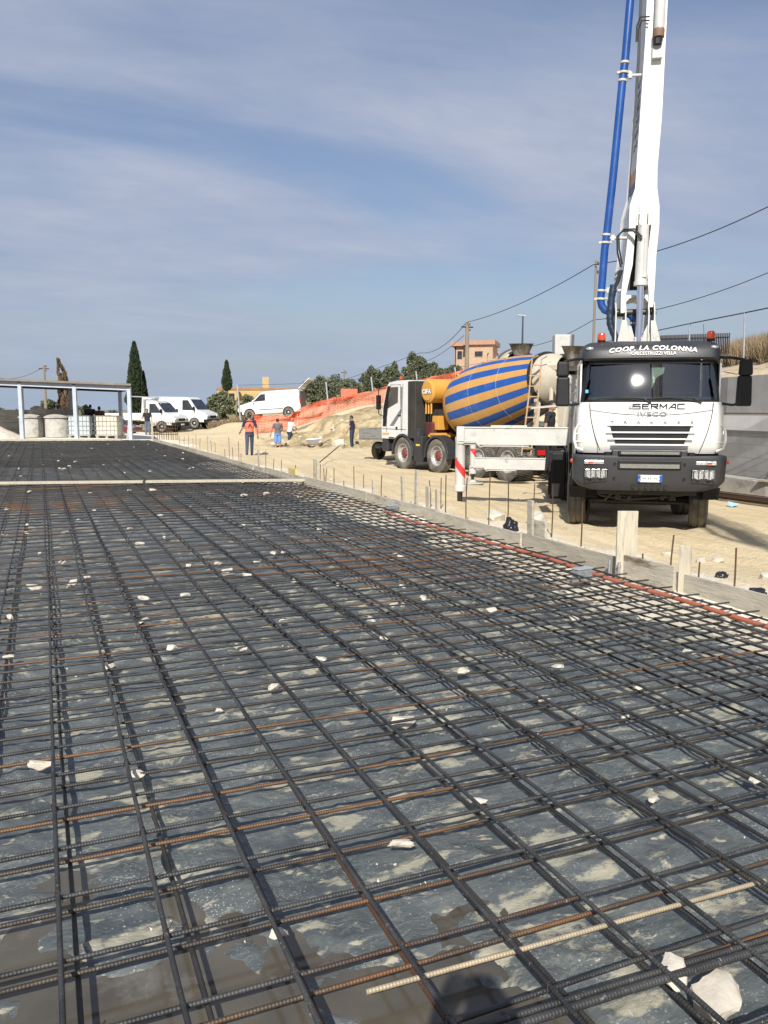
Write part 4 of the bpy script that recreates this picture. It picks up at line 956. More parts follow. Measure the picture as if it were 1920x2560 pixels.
# outriggers
def outrigger(y,xi,xo,zb,h,jr,ztop,base,col2,name_lbl,zpad=0):
    g=MB(); g.bb(xo,xi,y-.09,y+.09,zb,zb+h); g.bb(xo+.02,xi,y-.11,y+.11,zb+h-.012,zb+h+.012)
    b=g.build('outrigger_beam',whited,pump,bevel=.006)
    g=MB(); g.lathe([(.001,ztop),(jr*1.08,ztop),(jr*1.08,ztop-.08),(jr,ztop-.10),(jr,zb-.9*(zb-.42)),(jr*1.25,zb-.9*(zb-.42)-.02),(jr*1.25,zb-.9*(zb-.42)-.12),(jr*.8,zb-.9*(zb-.42)-.14),(.001,zb-.9*(zb-.42)-.14)],(xo-jr*.7,y,0),(0,0,1),24)
    j=g.build('outrigger_jack',whited,b,smooth=True)
    MB().lathe([(jr*.55,.06),(jr*.55,.5)],(xo-jr*.7,y,0),(0,0,1),16).build('jack_rod',chrome if False else mat('jack_rod_steel',(.06,.06,.07),.2,metal=.8),b,smooth=True)
    g=MB(); g.lathe([(.001,.14),(jr*.9,.13),(jr*1.6,.07),(.30,.055),(.30,.03),(.001,.03)],(xo-jr*.7,y,0),(0,0,1),24); g.build('jack_foot',concl,b,smooth=True)
    # red and white warning bands
    g=MB(); z0=zb+.0
    import itertools
    n=28
    for k in range(n):
        a0=2*math.pi*k/n; a1=2*math.pi*(k+1)/n
        for zc in (col2):
            def q(a,zz): return (xo-jr*.7+math.cos(a)*(jr+.002),y+math.sin(a)*(jr+.002),zz)
            s0=math.cos(a0)*jr*1.3; s1=math.cos(a1)*jr*1.3
            if math.sin((a0+a1)/2)<0: g.add([q(a0,zc-s0-.09),q(a1,zc-s1-.09),q(a1,zc-s1+.09),q(a0,zc-s0+.09)],[(0,1,2,3)])
    g.build('warning_stripe',mat('warning_red',(.62,.03,.03),.45,dirt=(.6,.58,.55),dt=.62,dw=.06,ds=12),b,fix=False)
    g=MB(); g.tube([(xo-.02,y-.12,zb+.05),(xo+.25,y-.12,zb+.05),(xo+.33,y-.12,zb-.04),(xo+.4,y-.12,zb-.02),(xi-.8,y-.12,zb-.02)],.012,6); g.tube([(xo-.10,y-.13,zb+.08),(xo+.22,y-.13,zb+.08),(xo+.30,y-.13,zb-.01)],.010,6); g.tube([(xo-.12,y-.13,zb-.25),(xo-.12,y-.13,zb+.1)],.01,6)
    g.build('hydraulic_line',whited,b)
    return b
o=outrigger(2.98,-1.1,-3.18,1.31,.34,.10,1.46,0,(.86,),'front')
MB().bb(-3.32,-3.16,2.86,3.10,1.32,1.67).build('beam_end_plate',whited,o,bevel=.02)
MB().box(-2.3,2.95,1.68,.7,.12,.03).build('beam_step',whited,o)
outrigger(8.6,-1.55,-3.45,.42,.30,.075,1.06,0,(.93,),'rear')
g=MB(); g.bb(-1.6,1.6,8.48,8.72,.38,.76); g.build('outrigger_housing',whited,pump,bevel=.01)
# boom --------------------------------------------------
SH=-.06
Lo=[(-.25,3.74),(-.255,4.08),(-.19,4.84),(-.16,5.26),(-.16,5.6),(-.08,5.9),(-.07,6.24),(-.04,7.12),(0,8.4),(0,9.0),(.03,12.2)]
Ro=[(.31,3.83),(.325,4.3),(.33,4.74),(.36,5.23),(.35,5.58),(.30,5.88),(.29,6.22),(.33,7.1),(.34,8.35),(.35,9.0),(.42,12.2)]
Li=[(-.165,3.74),(-.165,4.08),(-.07,4.58),(-.04,5.25)]
Ri=[(.225,3.83),(.225,4.07),(.17,4.58),(.22,5.25)]
sh=lambda P_:[(x+SH,z) for x,z in P_]
g=MB()
yb0,yb1=2.42,3.42
g.prism(sh([(-.16,5.25)]+Lo[4:]+Ro[:3:-1]+[(.36,5.25)]),'y',yb0,yb1)
g.prism(sh(Lo[:3]+[(-.16,5.25)]+[Li[3],Li[2],Li[1],Li[0]]),'y',yb0,yb1)
g.prism(sh(Ro[:3]+[(.36,5.25)]+[Ri[3],Ri[2],Ri[1],Ri[0]]),'y',yb0,yb1)
g.prism(sh([(-.165,4.06),(.225,4.06),(.225,3.92),(.17,4.0),(.03,4.03),(-.1,4.0),(-.165,3.92)]),'y',yb0+.06,yb1)
boom=g.build('boom_arm',boomw,pump,bevel=.006)
MB().bb(-.10+SH,.22+SH,yb0+.42,yb0+.5,4.2,5.25).build('boom_slot_shade',blk,boom)  # black plate: the shade inside the slot is put in as colour
g=MB()
for x in (.01,.135): g.prism([(x+SH-.006,5.33),(x+SH+.012,5.33),(x+SH+.003,5.82)],'y',yb0-.003,yb0+.01)
for x in (-.0,.15): g.box(x+SH,yb0-.075,5.33,.02,.02,.22)
g.build('oil_streaks',mat('grease',(.05,.045,.03),.6,dirt=(.55,.54,.5),dt=.55,ds=12),boom)
g=MB(); g.bb(-.04+SH,.22+SH,yb0-.07,yb0,5.25,5.47); g.build('cylinder_bracket',boomw,boom,bevel=.006)
g=MB(); g.tube([(.085+SH,2.34,5.24),(.065+SH,2.28,4.22)],[.095,.108],20); g.tube([(.065+SH,2.28,4.26),(.065+SH,2.28,4.19)],.122,20); g.tube([(.10+SH,2.21,5.0),(.10+SH,2.19,4.4)],.012,6); g.box(.11+SH,2.19,4.36,.07,.05,.07); bc=g.build('boom_cylinder',whited,boom,smooth=True)
MB().tube([(.065+SH,2.28,4.2),(.065+SH,2.28,3.18)],.058,20).build('piston_rod',chrome,bc,smooth=True)
g=MB(); g.tube([(-.02+SH,2.3,3.2),(.15+SH,2.3,3.2)],.05,10); g.box(.02+SH,2.3,3.23,.06,.12,.12); g.box(.11+SH,2.3,3.23,.06,.12,.12); g.build('rod_clevis',cream,bc,bevel=.01)
# turret yoke
g=MB()
for s,px_ in ((-1,[(-.30,3.22),(-.08,3.22),(-.15,3.60),(-.235,3.60),(-.325,3.90),(-.345,3.88)]),(1,[(.28,3.20),(.45,3.20),(.345,3.58),(.265,3.58),(.15,3.88),(.125,3.87)])):
    g.prism(sh([px_[0],px_[1],px_[2],px_[3]]),'y',2.28,2.31)
    xa,xb=(px_[0][0],px_[1][0])
for x in (-.335,-.165,.235,.335):
    g.prism([(2.28,3.0),(3.15,3.0),(2.95,3.7),(2.75,3.93),(2.5,3.93),(2.34,3.75)],'x',x+SH-.012,x+SH+.012)
g.bb(-.4+SH,.45+SH,2.28,3.2,2.65,3.02)
g.prism(sh([(-.08,3.2),(.0,3.2),(.0,3.3),(-.06,3.5),(-.12,3.5)]),'y',2.36,2.39); g.prism(sh([(.13,3.2),(.3,3.2),(.22,3.52),(.16,3.38)]),'y',2.36,2.39)
g.build('turret_yoke',whited,pump,bevel=.004)
g=MB(); g.tube([(-.40+SH,2.7,3.78),(.40+SH,2.7,3.78)],.055,16); g.build('pivot_pin',mat('greasy_pin',(.08,.075,.06),.5,metal=.5),pump,smooth=True)
# pipe
bp=[(-.18,12),(-.22,10.3),(-.26,9.12),(-.31,8.17),(-.345,7.80),(-.45,6.18),(-.53,5.14),(-.555,4.9),(-.59,4.15),(-.598,4.0),(-.575,3.9),(-.52,3.82),(-.44,3.79),(-.30,3.78),(-.12,3.77),(-.03,3.73),(.02,3.64),(.035,3.5),(.05,3.1)]
pipe=MB().tube([(x+SH,2.62 if i<13 else 2.75,z) for i,(x,z) in enumerate(bp)],.070,18).build('delivery_pipe',bluep,pump,smooth=True,fix=False)
for z,x,kind in ((8.10,-.315,0),(7.93,-.33,1),(7.80,-.345,0),(5.02,-.55,1),(5.16,-.535,0),(4.02,-.60,1),(4.17,-.595,0),(3.58,.03,0)):
    yy_=2.62 if x<0 else 2.75
    g=MB().lathe([(.068,-.02),(.088 if kind else .079,-.018),(.092 if kind else .08,0),(.088 if kind else .079,.018),(.068,.02)],(x+SH,yy_,z),(0.07,0,1),16)
    if kind: g.box(x+SH-.09,yy_-.03,z,.05,.05,.04); g.box(x+SH+.095,yy_,z+.01,.05,.04,.035)
    g.build('pipe_clamp',cream,pipe,smooth=True)
for z,x in ((7.88,-.335),(5.10,-.54),(4.17,-.59)):
    g=MB(); g.tube([(x+.07+SH,2.62,z),(-.05 if z>6 else -.2 ,2.62,z-.01)],.028,8); g.box(x+.12+SH,2.62,z,.06,.07,.10); g.build('pipe_bracket',whited,boom,smooth=True,ang=40)
# hydraulic lines and hoses on the left face
g=MB()
for k in range(2):
    o_=-.02-.022*k
    g.tube([(a+SH+o_+.005,3.30+.03*k,z) for a,z in ((0.01,12),(0,9),(0,8.4),(-.045,7.1),(-.085,6.2),(-.10,5.9),(-.19,5.55),(-.20,5.2),(-.23,4.8),(-.27,4.45))],.012,6)
g.build('hydraulic_line',whited,boom,smooth=True)
g=MB(); g.tube([(.05+SH,2.2,4.98),(-.10+SH,2.25,5.14),(-.27+SH,2.4,5.17),(-.36+SH,2.42,5.08),(-.34+SH,2.43,4.8),(-.27+SH,2.45,4.55)],.017,8); g.tube([(.05+SH,2.2,5.02),(-.08+SH,2.25,5.17),(-.25+SH,2.4,5.2),(-.33+SH,2.42,5.1),(-.31+SH,2.43,4.85),(-.25+SH,2.45,4.6)],.014,8)
g.tube([(.05+SH,2.32,8.7),(-.1+SH,2.35,8.72),(-.15+SH,2.4,8.6),(-.15+SH,2.42,8.35)],.014,8); g.tube([(.05+SH,2.32,8.64),(-.08+SH,2.35,8.66),(-.12+SH,2.4,8.55),(-.12+SH,2.42,8.35)],.014,8)
for k in range(4): g.tube([(-.29+SH+.015*k,2.47,4.5),(-.33+SH+.012*k,2.47,4.32),(-.40+SH+.01*k,2.47,4.15)],.02,7)
g.build('hydraulic_hose',wirem,boom,smooth=True)
sv=[(-.385,4.25),(-.42,3.95),(-.43,3.7),(-.42,3.55),(-.36,3.4),(-.28,3.22),(-.25,3.05)]
g=MB(); P_=[]; rs_=[]
for i in range(len(sv)-1):
    for k in range(5):
        t=k/5; P_.append((lerp(sv[i][0],sv[i+1][0],t)+SH,2.5,lerp(sv[i][1],sv[i+1][1],t))); rs_.append(.062+.008*NZ.noise(Vector((len(P_)*.9,0,0)))+(.006 if len(P_)%3==0 else 0))
g.tube(P_,rs_,12); g.build('hose_sleeve',mat('dark_blue_sleeve',(.018,.03,.055),.35,var=.4,vs=9,dirt=(.09,.12,.16),dt=.58,ds=14,bump=.3),boom,smooth=True)
# upper cylinder
g=MB(); g.tube([(.21+SH,2.30,8.42),(.24+SH,2.30,12)],.088,18); uc=g.build('upper_cylinder',whited,boom,smooth=True)
MB().lathe([(.001,0),(.095,0),(.098,.12),(.088,.14)],(.205+SH,2.30,8.34),(0.01,0,1),18).build('cylinder_gland',mat('rust_brown',(.16,.09,.06),.7,dirt=(.4,.35,.3),dt=.55,ds=9),uc,smooth=True)
g=MB(); g.box(.20+SH,2.36,8.15,.17,.10,.26); g.build('cylinder_bracket',mat('bracket_grey',(.42,.42,.40),.5),uc,bevel=.006)
g=MB(); g.tube([(.19+SH,2.29,8.31),(.19+SH,2.29,8.22)],.075,14); g.build('cylinder_eye',blk,uc)
# coloured band + lettering on the left side of the arm
sx0=lambda z: SH-.085+(z-5.9)*.036-.004 if z<7.12 else SH-.04+(z-7.12)*.031-.004
for name,m_,z0,z1 in (('orange_band',mat('band_orange',(.65,.30,.03),.4),6.02,6.25),('blue_band',mat('band_blue',(.02,.06,.25),.4),5.86,6.02)):
    g=MB()
    g.add([(sx0(z0),yb0+.01,z0),(sx0(z0),yb1-.01,z0+.12),(sx0(z1),yb1-.01,z1+.12),(sx0(z1),yb0+.01,z1)],[(0,1,2,3)]); g.build(name,m_,boom,fix=False)
for i,ch in enumerate('SERMAC'):
    z=6.75+i*.22; text('boom_lettering',ch,.5,blk,boom,lambda x,y,zz,z=z:(sx0(z+x)-.004-zz*.2,2.92-y*1.5,z+x),xs=.5,bold=.01,ext=.002)
# further boom sections folding over the slab, out of the picture
def loc(wx,wy,wz):
    dx=wx-PO.x; dy=wy-PO.y; return Vector((dx*math.cos(PR)-dy*math.sin(PR),dx*math.sin(PR)+dy*math.cos(PR),wz))
tip=loc(1.7,-5.2,12.2); kn=Vector((.2,2.8,13.2))
g=MB(); g.beam((.16,2.75,12.15),kn,.42,.6); g.beam(kn,tip,.32,.42); b2=g.build('boom_section',boomw,pump,bevel=.01)
g=MB(); g.tube([(-.24,2.62,12),(-.2,2.4,13.4),(.1,2.2,13.6),tip+Vector((-.35,0,.2)),tip+Vector((0,-.3,0)),tip+Vector((0,-.4,-2)),tip+Vector((.1,-.5,-9.5))],.07,12); g.build('placing_hose',wirem,pump,smooth=True)
for k in range(3):
    q=[kn.lerp(tip,t/8)+Vector((.25+.1*k,0,-.15-.25*math.sin(t*1.9+k))) for t in range(9)]; MB().tube(q,.03,6).build('hanging_hose',wirem,b2,smooth=True)

# ------------------------------------------------------------------ concrete mixer trucks
MR=R(172)
def mloc(P,lx,ly): # world point P of local (lx,ly) -> origin
    return Vector((P[0]-(lx*math.cos(MR)+ly*math.sin(MR)),P[1]-(-lx*math.sin(MR)+ly*math.cos(MR)),0))
MO=mloc((11.19,25.01),1.2,1.4)
mix=thing('concrete_mixer_truck','white cab mixer truck with orange and blue striped drum beside the pump truck','mixer truck',MO,-MR,'mixer trucks')
fr=[(0,1.0),(-.02,1.75),(.05,2.05),(.36,2.80),(.50,2.92),(1.0,2.97),(1.72,2.97),(1.72,1.25),(1.62,1.10)]+[(1.4+.62*math.cos(a),.55+.62*math.sin(a)) for a in [R(62+8*i) for i in range(8)]]+[(.78,1.0)]
g=MB(); g.prism(fr,'x',-1.17,1.17); cb_=g.build('cab_body',white,mix,bevel=.05,seg=3)
g=MB(); g.add([(-1.0,-.005,1.98),(1.0,-.005,1.98),(.98,.372,2.78),(-.98,.372,2.78)],[(0,1,2,3)]); g.build('windscreen',glassd,mix,fix=False)
g=MB()
for s in (-1,1):
    g.add([(s*1.176,.42,2.04),(s*1.176,1.08,2.24),(s*1.176,1.10,2.76),(s*1.176,.60,2.76)],[(0,1,2,3)])
g.build('door_window',mat('dim_window',(.05,.055,.05),.08,var=.5,vs=2,c2=(.12,.07,.04)),mix,fix=False)
g=MB()
for s in (-1,1):
    g.add([(s*1.175,.08,1.42),(s*1.175,.30,1.42),(s*1.178,.58,2.80),(s*1.178,.40,2.80),(s*1.178,.12,2.05)],[(0,1,2,3,4)])
    g.prism([(.95,1.42),(1.05,1.42),(1.05,1.32),(.95,1.32)],'x',s*1.17,s*1.185)
g.build('door_trim',blackp,mix,fix=False)
g=MB(); g.add([(1.177,.55,1.45),(1.177,.8,1.45),(1.177,1.32,1.9),(1.177,1.36,2.75),(1.177,1.27,2.75),(1.177,1.26,2.02)],[(0,1,5),(1,2,5),(5,2,3,4)]); g.build('side_decal',mat('decal_grey',(.16,.16,.19),.5),mix,fix=False)
g=MB(); g.bb(1.175,1.18,.0+.06,.5,1.14,1.2); g.build('orange_decal',mat('decal_orange',(.7,.32,.05),.5),mix)
g=MB()
for s in (-1,1):
    x=s*1.178
    g.tube([(x,.34,1.22),(x,.36,2.0),(x,.62,2.84),(x,1.24,2.84),(x,1.30,1.25)],.007,5); g.tube([(x,.05,1.34),(x,1.6,1.34)],.006,5); g.tube([(x,1.34,1.3),(x,1.40,2.85)],.006,5)
    g.bb(x-.012,x+.012,1.12,1.26,1.78,1.82); g.bb(x-.03,x+.01,.55,.9,.78,.84); g.bb(x-.03,x+.01,.50,.85,1.02,1.06)
g.build('door_seams',blackp,mix)
g=MB(); g.bb(-1.1,1.2,1.73,2.18,1.05,2.93); g.build('rear_cab_panel',mat('dark_rubber_panel',(.03,.028,.024),.7,var=.3),mix,bevel=.03)
g=MB(); g.bb(-1.15,1.15,-.03,.35,.55,1.02); g.build('bumper',greyp,mix,bevel=.06)
g=MB()
for s in (-1,1): g.bb(s*1.36-.08,s*1.36+.08,.05,.17,2.0,2.5)
mm=g.build('wing_mirror',blackp,mix,bevel=.03)
g=MB()
for s in (-1,1): g.tube([(s*1.15,.25,2.75),(s*1.36,.12,2.7),(s*1.36,.12,1.85),(s*1.15,.15,1.75)],.02,6)
g.build('mirror_arm',blackp,mm)
b=MB().lathe([(.06,0),(.07,.03),(.001,.03)],(.75,.6,2.97),(0,0,1),12).build('beacon',blackp,mix); MB().lathe([(.06,.03),(.06,.14),(.001,.17)],(.75,.6,2.97),(0,0,1),12).build('beacon_lens',orangeL,b,smooth=True)
g=MB(); g.bb(-1.0,1.0,.2,.7,2.97,3.03); g.build('roof_visor',greyp,mix,bevel=.02)
def arcf(g,yc,x0,x1,r0,r1,a0=0,a1=180,zc=.52):
    o=[(yc+r1*math.cos(R(a0+(a1-a0)*i/12)),zc+r1*math.sin(R(a0+(a1-a0)*i/12))) for i in range(13)]; inn=[(yc+r0*math.cos(R(a0+(a1-a0)*i/12)),zc+r0*math.sin(R(a0+(a1-a0)*i/12))) for i in range(12,-1,-1)]
    g.prism(o+inn,'x',x0,x1)
for s in (-1,1):
    for yc in (1.4,3.4):
        g=MB(); a,b_=(s*.85,s*1.22); arcf(g,yc,min(a,b_),max(a,b_),.60,.68,-5,185); g.build('mudguard',greyp,mix,bevel=.02)
    g=MB(); g.bb(min(s*.9,s*1.18),max(s*.9,s*1.18),2.06,2.55,.30,1.15); g.bb(min(s*.95,s*1.2),max(s*.95,s*1.2),2.1,2.4,1.0,1.4); g.build('fuel_tank',greyp,mix,bevel=.04)
g=MB(); g.bb(1.1,1.2,2.25,2.45,.82,.88); g.build('side_reflector',mat('reflector_yellow',(.7,.5,.05),.4),mix)
AX=(1.4,3.4,5.5,6.86)
for s in (-1,1):
    for i,y in enumerate(AX): wheel(mix,s*(1.05 if i<2 else 1.02),y,.54,.30,s,hub=redhub if i<2 else None,dual=i>1,lugs=i>1)
g=MB()
for s in (-1,1): g.bb(s*.42-.06,s*.42+.06,.3,8.0,.85,1.12)
g.bb(-.8,.8,2.3,2.7,1.1,1.35); g.bb(-.7,.7,.5,1.6,.6,1.1); g.bb(.86,1.06,4.15,4.8,.5,.56); g.bb(.86,1.06,4.15,4.8,.95,1.0)
for y in AX: g.tube([(-1,y,.54),(1,y,.54)],.07,8)
for y in (4.2,4.5,4.75): g.bb(.98,1.04,y,y+.04,.5,1.0)
g.build('chassis',greyp,mix,bevel=.01)
# drum and its frame
a0=Vector((0,2.95,1.98)); a1=Vector((0,7.35,2.84)); axd=(a1-a0).normalized()
prof=[(.001,-.02),(.35,.02),(.62,.14),(.84,.32),(1.00,.55),(1.09,.80),(1.14,1.10),(1.15,1.6),(1.13,2.05),(1.07,2.6),(.98,3.2),(.87,3.8),(.745,4.35)]
drum=MB().lathe(prof,a0,axd,56,fm=lambda i,j: 1 if (i>=5 and (j//2)%2==0) else 0).build('drum',[drumo,drumb],mix,smooth=True,fix=False)
for pz in drum.data.polygons: pass
g=MB()
for h,r_ in ((2.05,1.130),(3.2,.981)): g.lathe([(r_-.004,h-.007),(r_+.002,h),(r_-.004,h+.007)],a0,axd,64)
g.build('weld_seam',mat('dusty_seam',(.40,.36,.30),.7),drum,smooth=True)
MB().lathe([(.74,4.33),(.80,4.34),(.80,4.44),(.70,4.45)],a0,axd,48).build('roller_ring',dkmetal,drum,smooth=True)
MB().lathe([(.72,4.44),(.70,4.6),(.60,4.95),(.54,5.2),(.50,5.2),(.5,4.9)],a0,axd,40).build('drum_mouth',cream,drum,smooth=True)
tk=MB().lathe([(.001,-1.06),(.30,-1.06),(.385,-1.0),(.385,1.0),(.30,1.06),(.001,1.06)],(0,2.66,2.60),(1,0,0),40).build('water_tank',oranget,mix,smooth=True)
text('tank_lettering','CIFA',.19,wht,tk,lambda x,y,z:(1.072+z*.3,2.66+x,2.57+y),bold=.008,xs=1.25)
text('tank_lettering_shadow','CIFA',.19,blk,tk,lambda x,y,z:(1.064+z*.2,2.675+x,2.555+y),bold=.014,xs=1.25,ext=.001)
g=MB(); 
for k in range(3): g.tube([(.93,2.44+.15*k,2.32),(.93,2.44+.15*k,1.86)],.032,8)
g.bb(.3,1.0,2.75,3.05,1.1,1.25); g.bb(.4,.8,2.6,2.95,1.35,1.8); g.bb(-.6,1.0,2.65,3.3,1.12,1.2); g.lathe([(.04,-.03),(.09,-.03),(.09,.03),(.04,.03)],(.75,3.9,3.02),(1,0,0),12)
g.build('drum_drive_frame',oranget,mix,bevel=.01)
g=MB(); g.bb(-.3,.7,2.25,2.6,1.2,2.3); g.tube([(.55,2.3,1.9),(.7,2.5,1.5),(.8,2.6,1.2)],.05,8); g.build('cooler_box',mat('dark_rubber_panel',(.03,.028,.024)),mix,bevel=.02)
g=MB(); g.bb(.1,.9,2.35,2.75,1.15,1.6); g.build('gearbox',mat('dark_red_oxide',(.09,.02,.02),.7),mix,bevel=.05)
g=MB()
for s in (-1,1): g.beam((s*.6,7.35,1.1),(s*.5,7.35,2.25),.12,.12); g.beam((s*.5,7.9,1.1),(s*.45,7.8,3.3),.08,.08)
g.beam((-.6,7.35,2.25),(.6,7.35,2.25),.12,.1); g.build('rear_stand',cream,mix,bevel=.01)
g=MB(); g.lathe([(.20,0),(.24,.15),(.40,.5),(.43,.52),(.41,.52),(.38,.5),(.2,.12)],(0,8.25,3.16),(0,.06,1),20); g.build('charge_hopper',mat('hopper_brown',(.15,.125,.095),.75,var=.3,dirt=(.32,.29,.25),dt=.5,ds=6),mix,smooth=True,ang=50)
g=MB(); g.prism([(7.75,2.85),(8.05,2.95),(8.35,2.1),(8.25,1.4),(8.05,1.5),(8.0,2.2)],'x',-.4,.4); g.beam((0,8.2,1.5),(0,9.0,.95),.42,.10); g.bb(-.55,.55,7.7,8.1,3.05,3.2); g.build('discharge_chute',cream,mix,bevel=.02)
g=MB()
for x in (.72,1.05): g.tube([(x,7.35,.75),(x,7.60,2.35),(x,7.70,3.35),(x-.02,7.9,3.42)],.022,6)
for k in range(9): z=.95+k*.28; y=lerp(7.37,7.69,(z-.75)/2.6); g.beam((.72,y,z),(1.05,y,z),.08,.03)
g.build('ladder',mat('ladder_paint',(.46,.30,.15),.7,dirt=(.4,.36,.3),dt=.5,ds=5),mix)
g=MB(); g.bb(-1.1,1.1,7.95,8.02,.75,.95)
g.build('rear_bar',dkmetal,mix)
g=MB(); 
for s in (-1,1): g.bb(s*.95-.12,s*.95+.12,8.02,8.06,.78,.92)
g.build('tail_lamp',redL,mix)
m2_=copy_tree(mix); m2_.name='concrete_mixer_truck'
m2_['label']='second mixer truck mostly hidden behind the striped drum, only its hopper and drum top showing'
hp=at(1303,860,27.5); A2=R(203); m2_.rotation_euler=(0,0,-A2); q=Vector((8.25*math.sin(A2),8.25*math.cos(A2),0)); m2_.location=(hp.x-q.x,hp.y-q.y,hp.z-3.67)
PUMPZ=0
# ------------------------------------------------------------------ small vehicles
def tumble(me,z0,k,zt):
    for v in me.vertices:
        if v.co.z>z0: v.co.x*=1-k*(v.co.z-z0)/(zt-z0)
def place(o,px,py,D,az): # heading az = where the front (local -y) points
    p=at(px,py,D); o.location=p; o.rotation_euler=(o.rotation_euler[0],0,-R(az+180))
def side_x(s,z,hw,z0,k,zt): return s*(hw*(1-(k*(z-z0)/(zt-z0) if z>z0 else 0))+.006)
glsd=mat('dark_window',(.03,.035,.04),.06,var=.4)
def panel(name,pts,par,m,hw,z0,k,zt,side=(-1,1)):
    g=MB()
    for s in side: g.add([(side_x(s,z,hw,z0,k,zt),y,z) for y,z in pts],[tuple(range(len(pts)))])
    return g.build(name,m,par,fix=False)
# small panel van
van=thing('panel_van','small white panel van with its tailgate raised, parked on the slope behind orange netting','van')
g=MB().prism([(0,.32),(-.02,.72),(.14,.98),(1.0,1.20),(1.62,1.76),(2.2,1.86),(4.2,1.84),(4.36,1.72),(4.42,.9),(4.40,.32)],'x',-.91,.91)
o=g.build('body',white,van,bevel=.07,seg=3); tumble(o.data,1.0,.14,1.86)
V=(.91,1.0,.14,1.86)
panel('door_window',[(1.12,1.18),(1.98,1.22),(1.98,1.66),(1.66,1.66)],van,glsd,*V)
g=MB(); g.add([(-.80,.99,1.24),(.80,.99,1.24),(.74,1.50,1.70),(-.74,1.50,1.70)],[(0,1,2,3)]); g.build('windscreen',glsd,van,fix=False)
g=MB(); g.bb(-.93,.93,-.04,.3,.30,.55); g.bb(-.93,.93,1.5,3.2,.58,.64); g.build('bumper',blackp,van,bevel=.03)
g=MB()
for s in (-1,1):
    for y in (.82,3.55): g.lathe([(.001,.0),(.40,.0),(.40,-.2),(.001,-.2)],(s*.925,y,.34),(s,0,0),24)
g.build('wheel_arch',blackp,van)
g=MB()
for s in (-1,1): g.bb(s*.84-.03,s*.84+.06,4.36,4.43,.85,1.45)
g.build('tail_lamp',redL,van)
g=MB(); g.bb(-.78,.78,4.415,4.43,.62,1.72); g.build('load_opening',mat('dim_interior',(.12,.12,.12),.8),van)  # flat panel on the closed body, dimness of the load space painted grey
g=MB(); g.box(0,4.72,2.22,1.5,.05,1.05,rx=R(-50)); tg=g.build('tailgate',white,van,bevel=.02)
g=MB(); g.box(0,4.72,2.22,1.25,.09,.66,rx=R(-50)); g.build('tailgate_window',glsd,tg)
g=MB(); g.box(.99,1.15,1.2,.14,.08,.2); g.box(-.99,1.15,1.2,.14,.08,.2); g.build('wing_mirror',white,van,bevel=.02)
for s in (-1,1):
    for y in (.82,3.55): wheel(van,s*.87,y,.33,.2,s,detail=False)
van.rotation_euler=(R(3.5),0,0)
pz=at(606,1052,57); place(van,606,1050,57,-60)
# flatbed and Daily-like van
def cabvan(name,label,full,bed):
    t=thing(name,label,'van' if full else 'flatbed truck')
    top=2.25 if full else 2.15
    pr_=[(0,.42),(-.03,.85),(.12,1.08),(.80,1.34),(1.42,top-.1),(1.65,top)]+([(5.3,top+.05),(5.4,.5)] if full else [(2.25,top),(2.28,.55)])
    o=MB().prism(pr_,'x',-.98,.98).build('cab_body' if not full else 'body',white,t,bevel=.06,seg=3); tumble(o.data,1.1,.12,top)
    Vv=(.98,1.1,.12,top)
    panel('door_window',[(1.0,1.30),(1.95,1.32),(1.95,top-.22),(1.50,top-.22)],t,glsd,*Vv)
    g=MB(); g.add([(-.90,.78,1.38),(.90,.78,1.38),(.80,lerp(.80,1.42,(top-.16-1.34)/(top-.1-1.34))-.05,top-.16),(-.80,lerp(.80,1.42,(top-.16-1.34)/(top-.1-1.34))-.05,top-.16)],[(0,1,2,3)]); g.build('windscreen',glsd,t,fix=False)
    g=MB(); g.bb(-.99,.99,-.07,.25,.38,.66); g.build('bumper',blackp,t,bevel=.04)
    g=MB(); g.bb(-.45,.45,-.045,.0,.74,.92); g.build('radiator_grille',blackp,t)
    g=MB()
    for s in (-1,1): g.bb(s*.68-.16,s*.68+.16,-.045,.02,.74,.92)
    g.build('headlight',clearL,t,bevel=.02)
    g=MB(); g.bb(-.22,.22,-.09,-.07,.45,.55); g.build('number_plate',wht,t)
    g=MB()
    for s in (-1,1): g.box(s*1.1,.95,1.42,.12,.1,.3); g.lathe([(.001,0),(.42,0),(.42,-.2),(.001,-.2)],(s*.99,1.0,.36),(s,0,0),24)
    g.build('mirror_and_arch',blackp,t)
    for s in (-1,1):
        for y in (1.0,4.3): wheel(t,s*.93,y,.36,.22,s,detail=False)
    if not full:
        g=MB(); g.bb(-.4,.4,2.2,5.2,.5,.7); g.build('chassis',dkmetal,t)
        g=MB(); g.bb(-1.02,1.02,2.35,5.4,.82,.88)
        for s in (-1,1): g.bb(s*1.0-.02,s*1.0+.02,2.35,5.4,.88,1.28)
        g.bb(-1.02,1.02,5.38,5.42,.88,1.28); g.bb(-1.02,1.02,2.35,2.40,.88,2.25)
        g.build('load_bed',bed,t,bevel=.008)
    return t
f1=cabvan('flatbed_truck','white flatbed truck with low bed sides parked left of the white delivery van',False,white); place(f1,455,1079,57,128)
g=MB(); g.beam((-.7,1.2,2.32),(-.7,3.6,2.45),.12,.06); g.beam((.2,1.2,2.32),(.2,3.6,2.45),.12,.06); g.box(-.2,1.9,2.3,.5,.3,.2); g.build('roof_rack',steelg,f1)
f2=cabvan('delivery_van','white delivery van with sloping bonnet parked between the flatbed and the bushes',True,None); place(f2,533,1070,60,128)
grey_bed=mat('aluminium_board',(.25,.255,.25),.5,metal=.3,dirt=(.16,.14,.11),dt=.5,ds=3,stretch=(1,1,5))
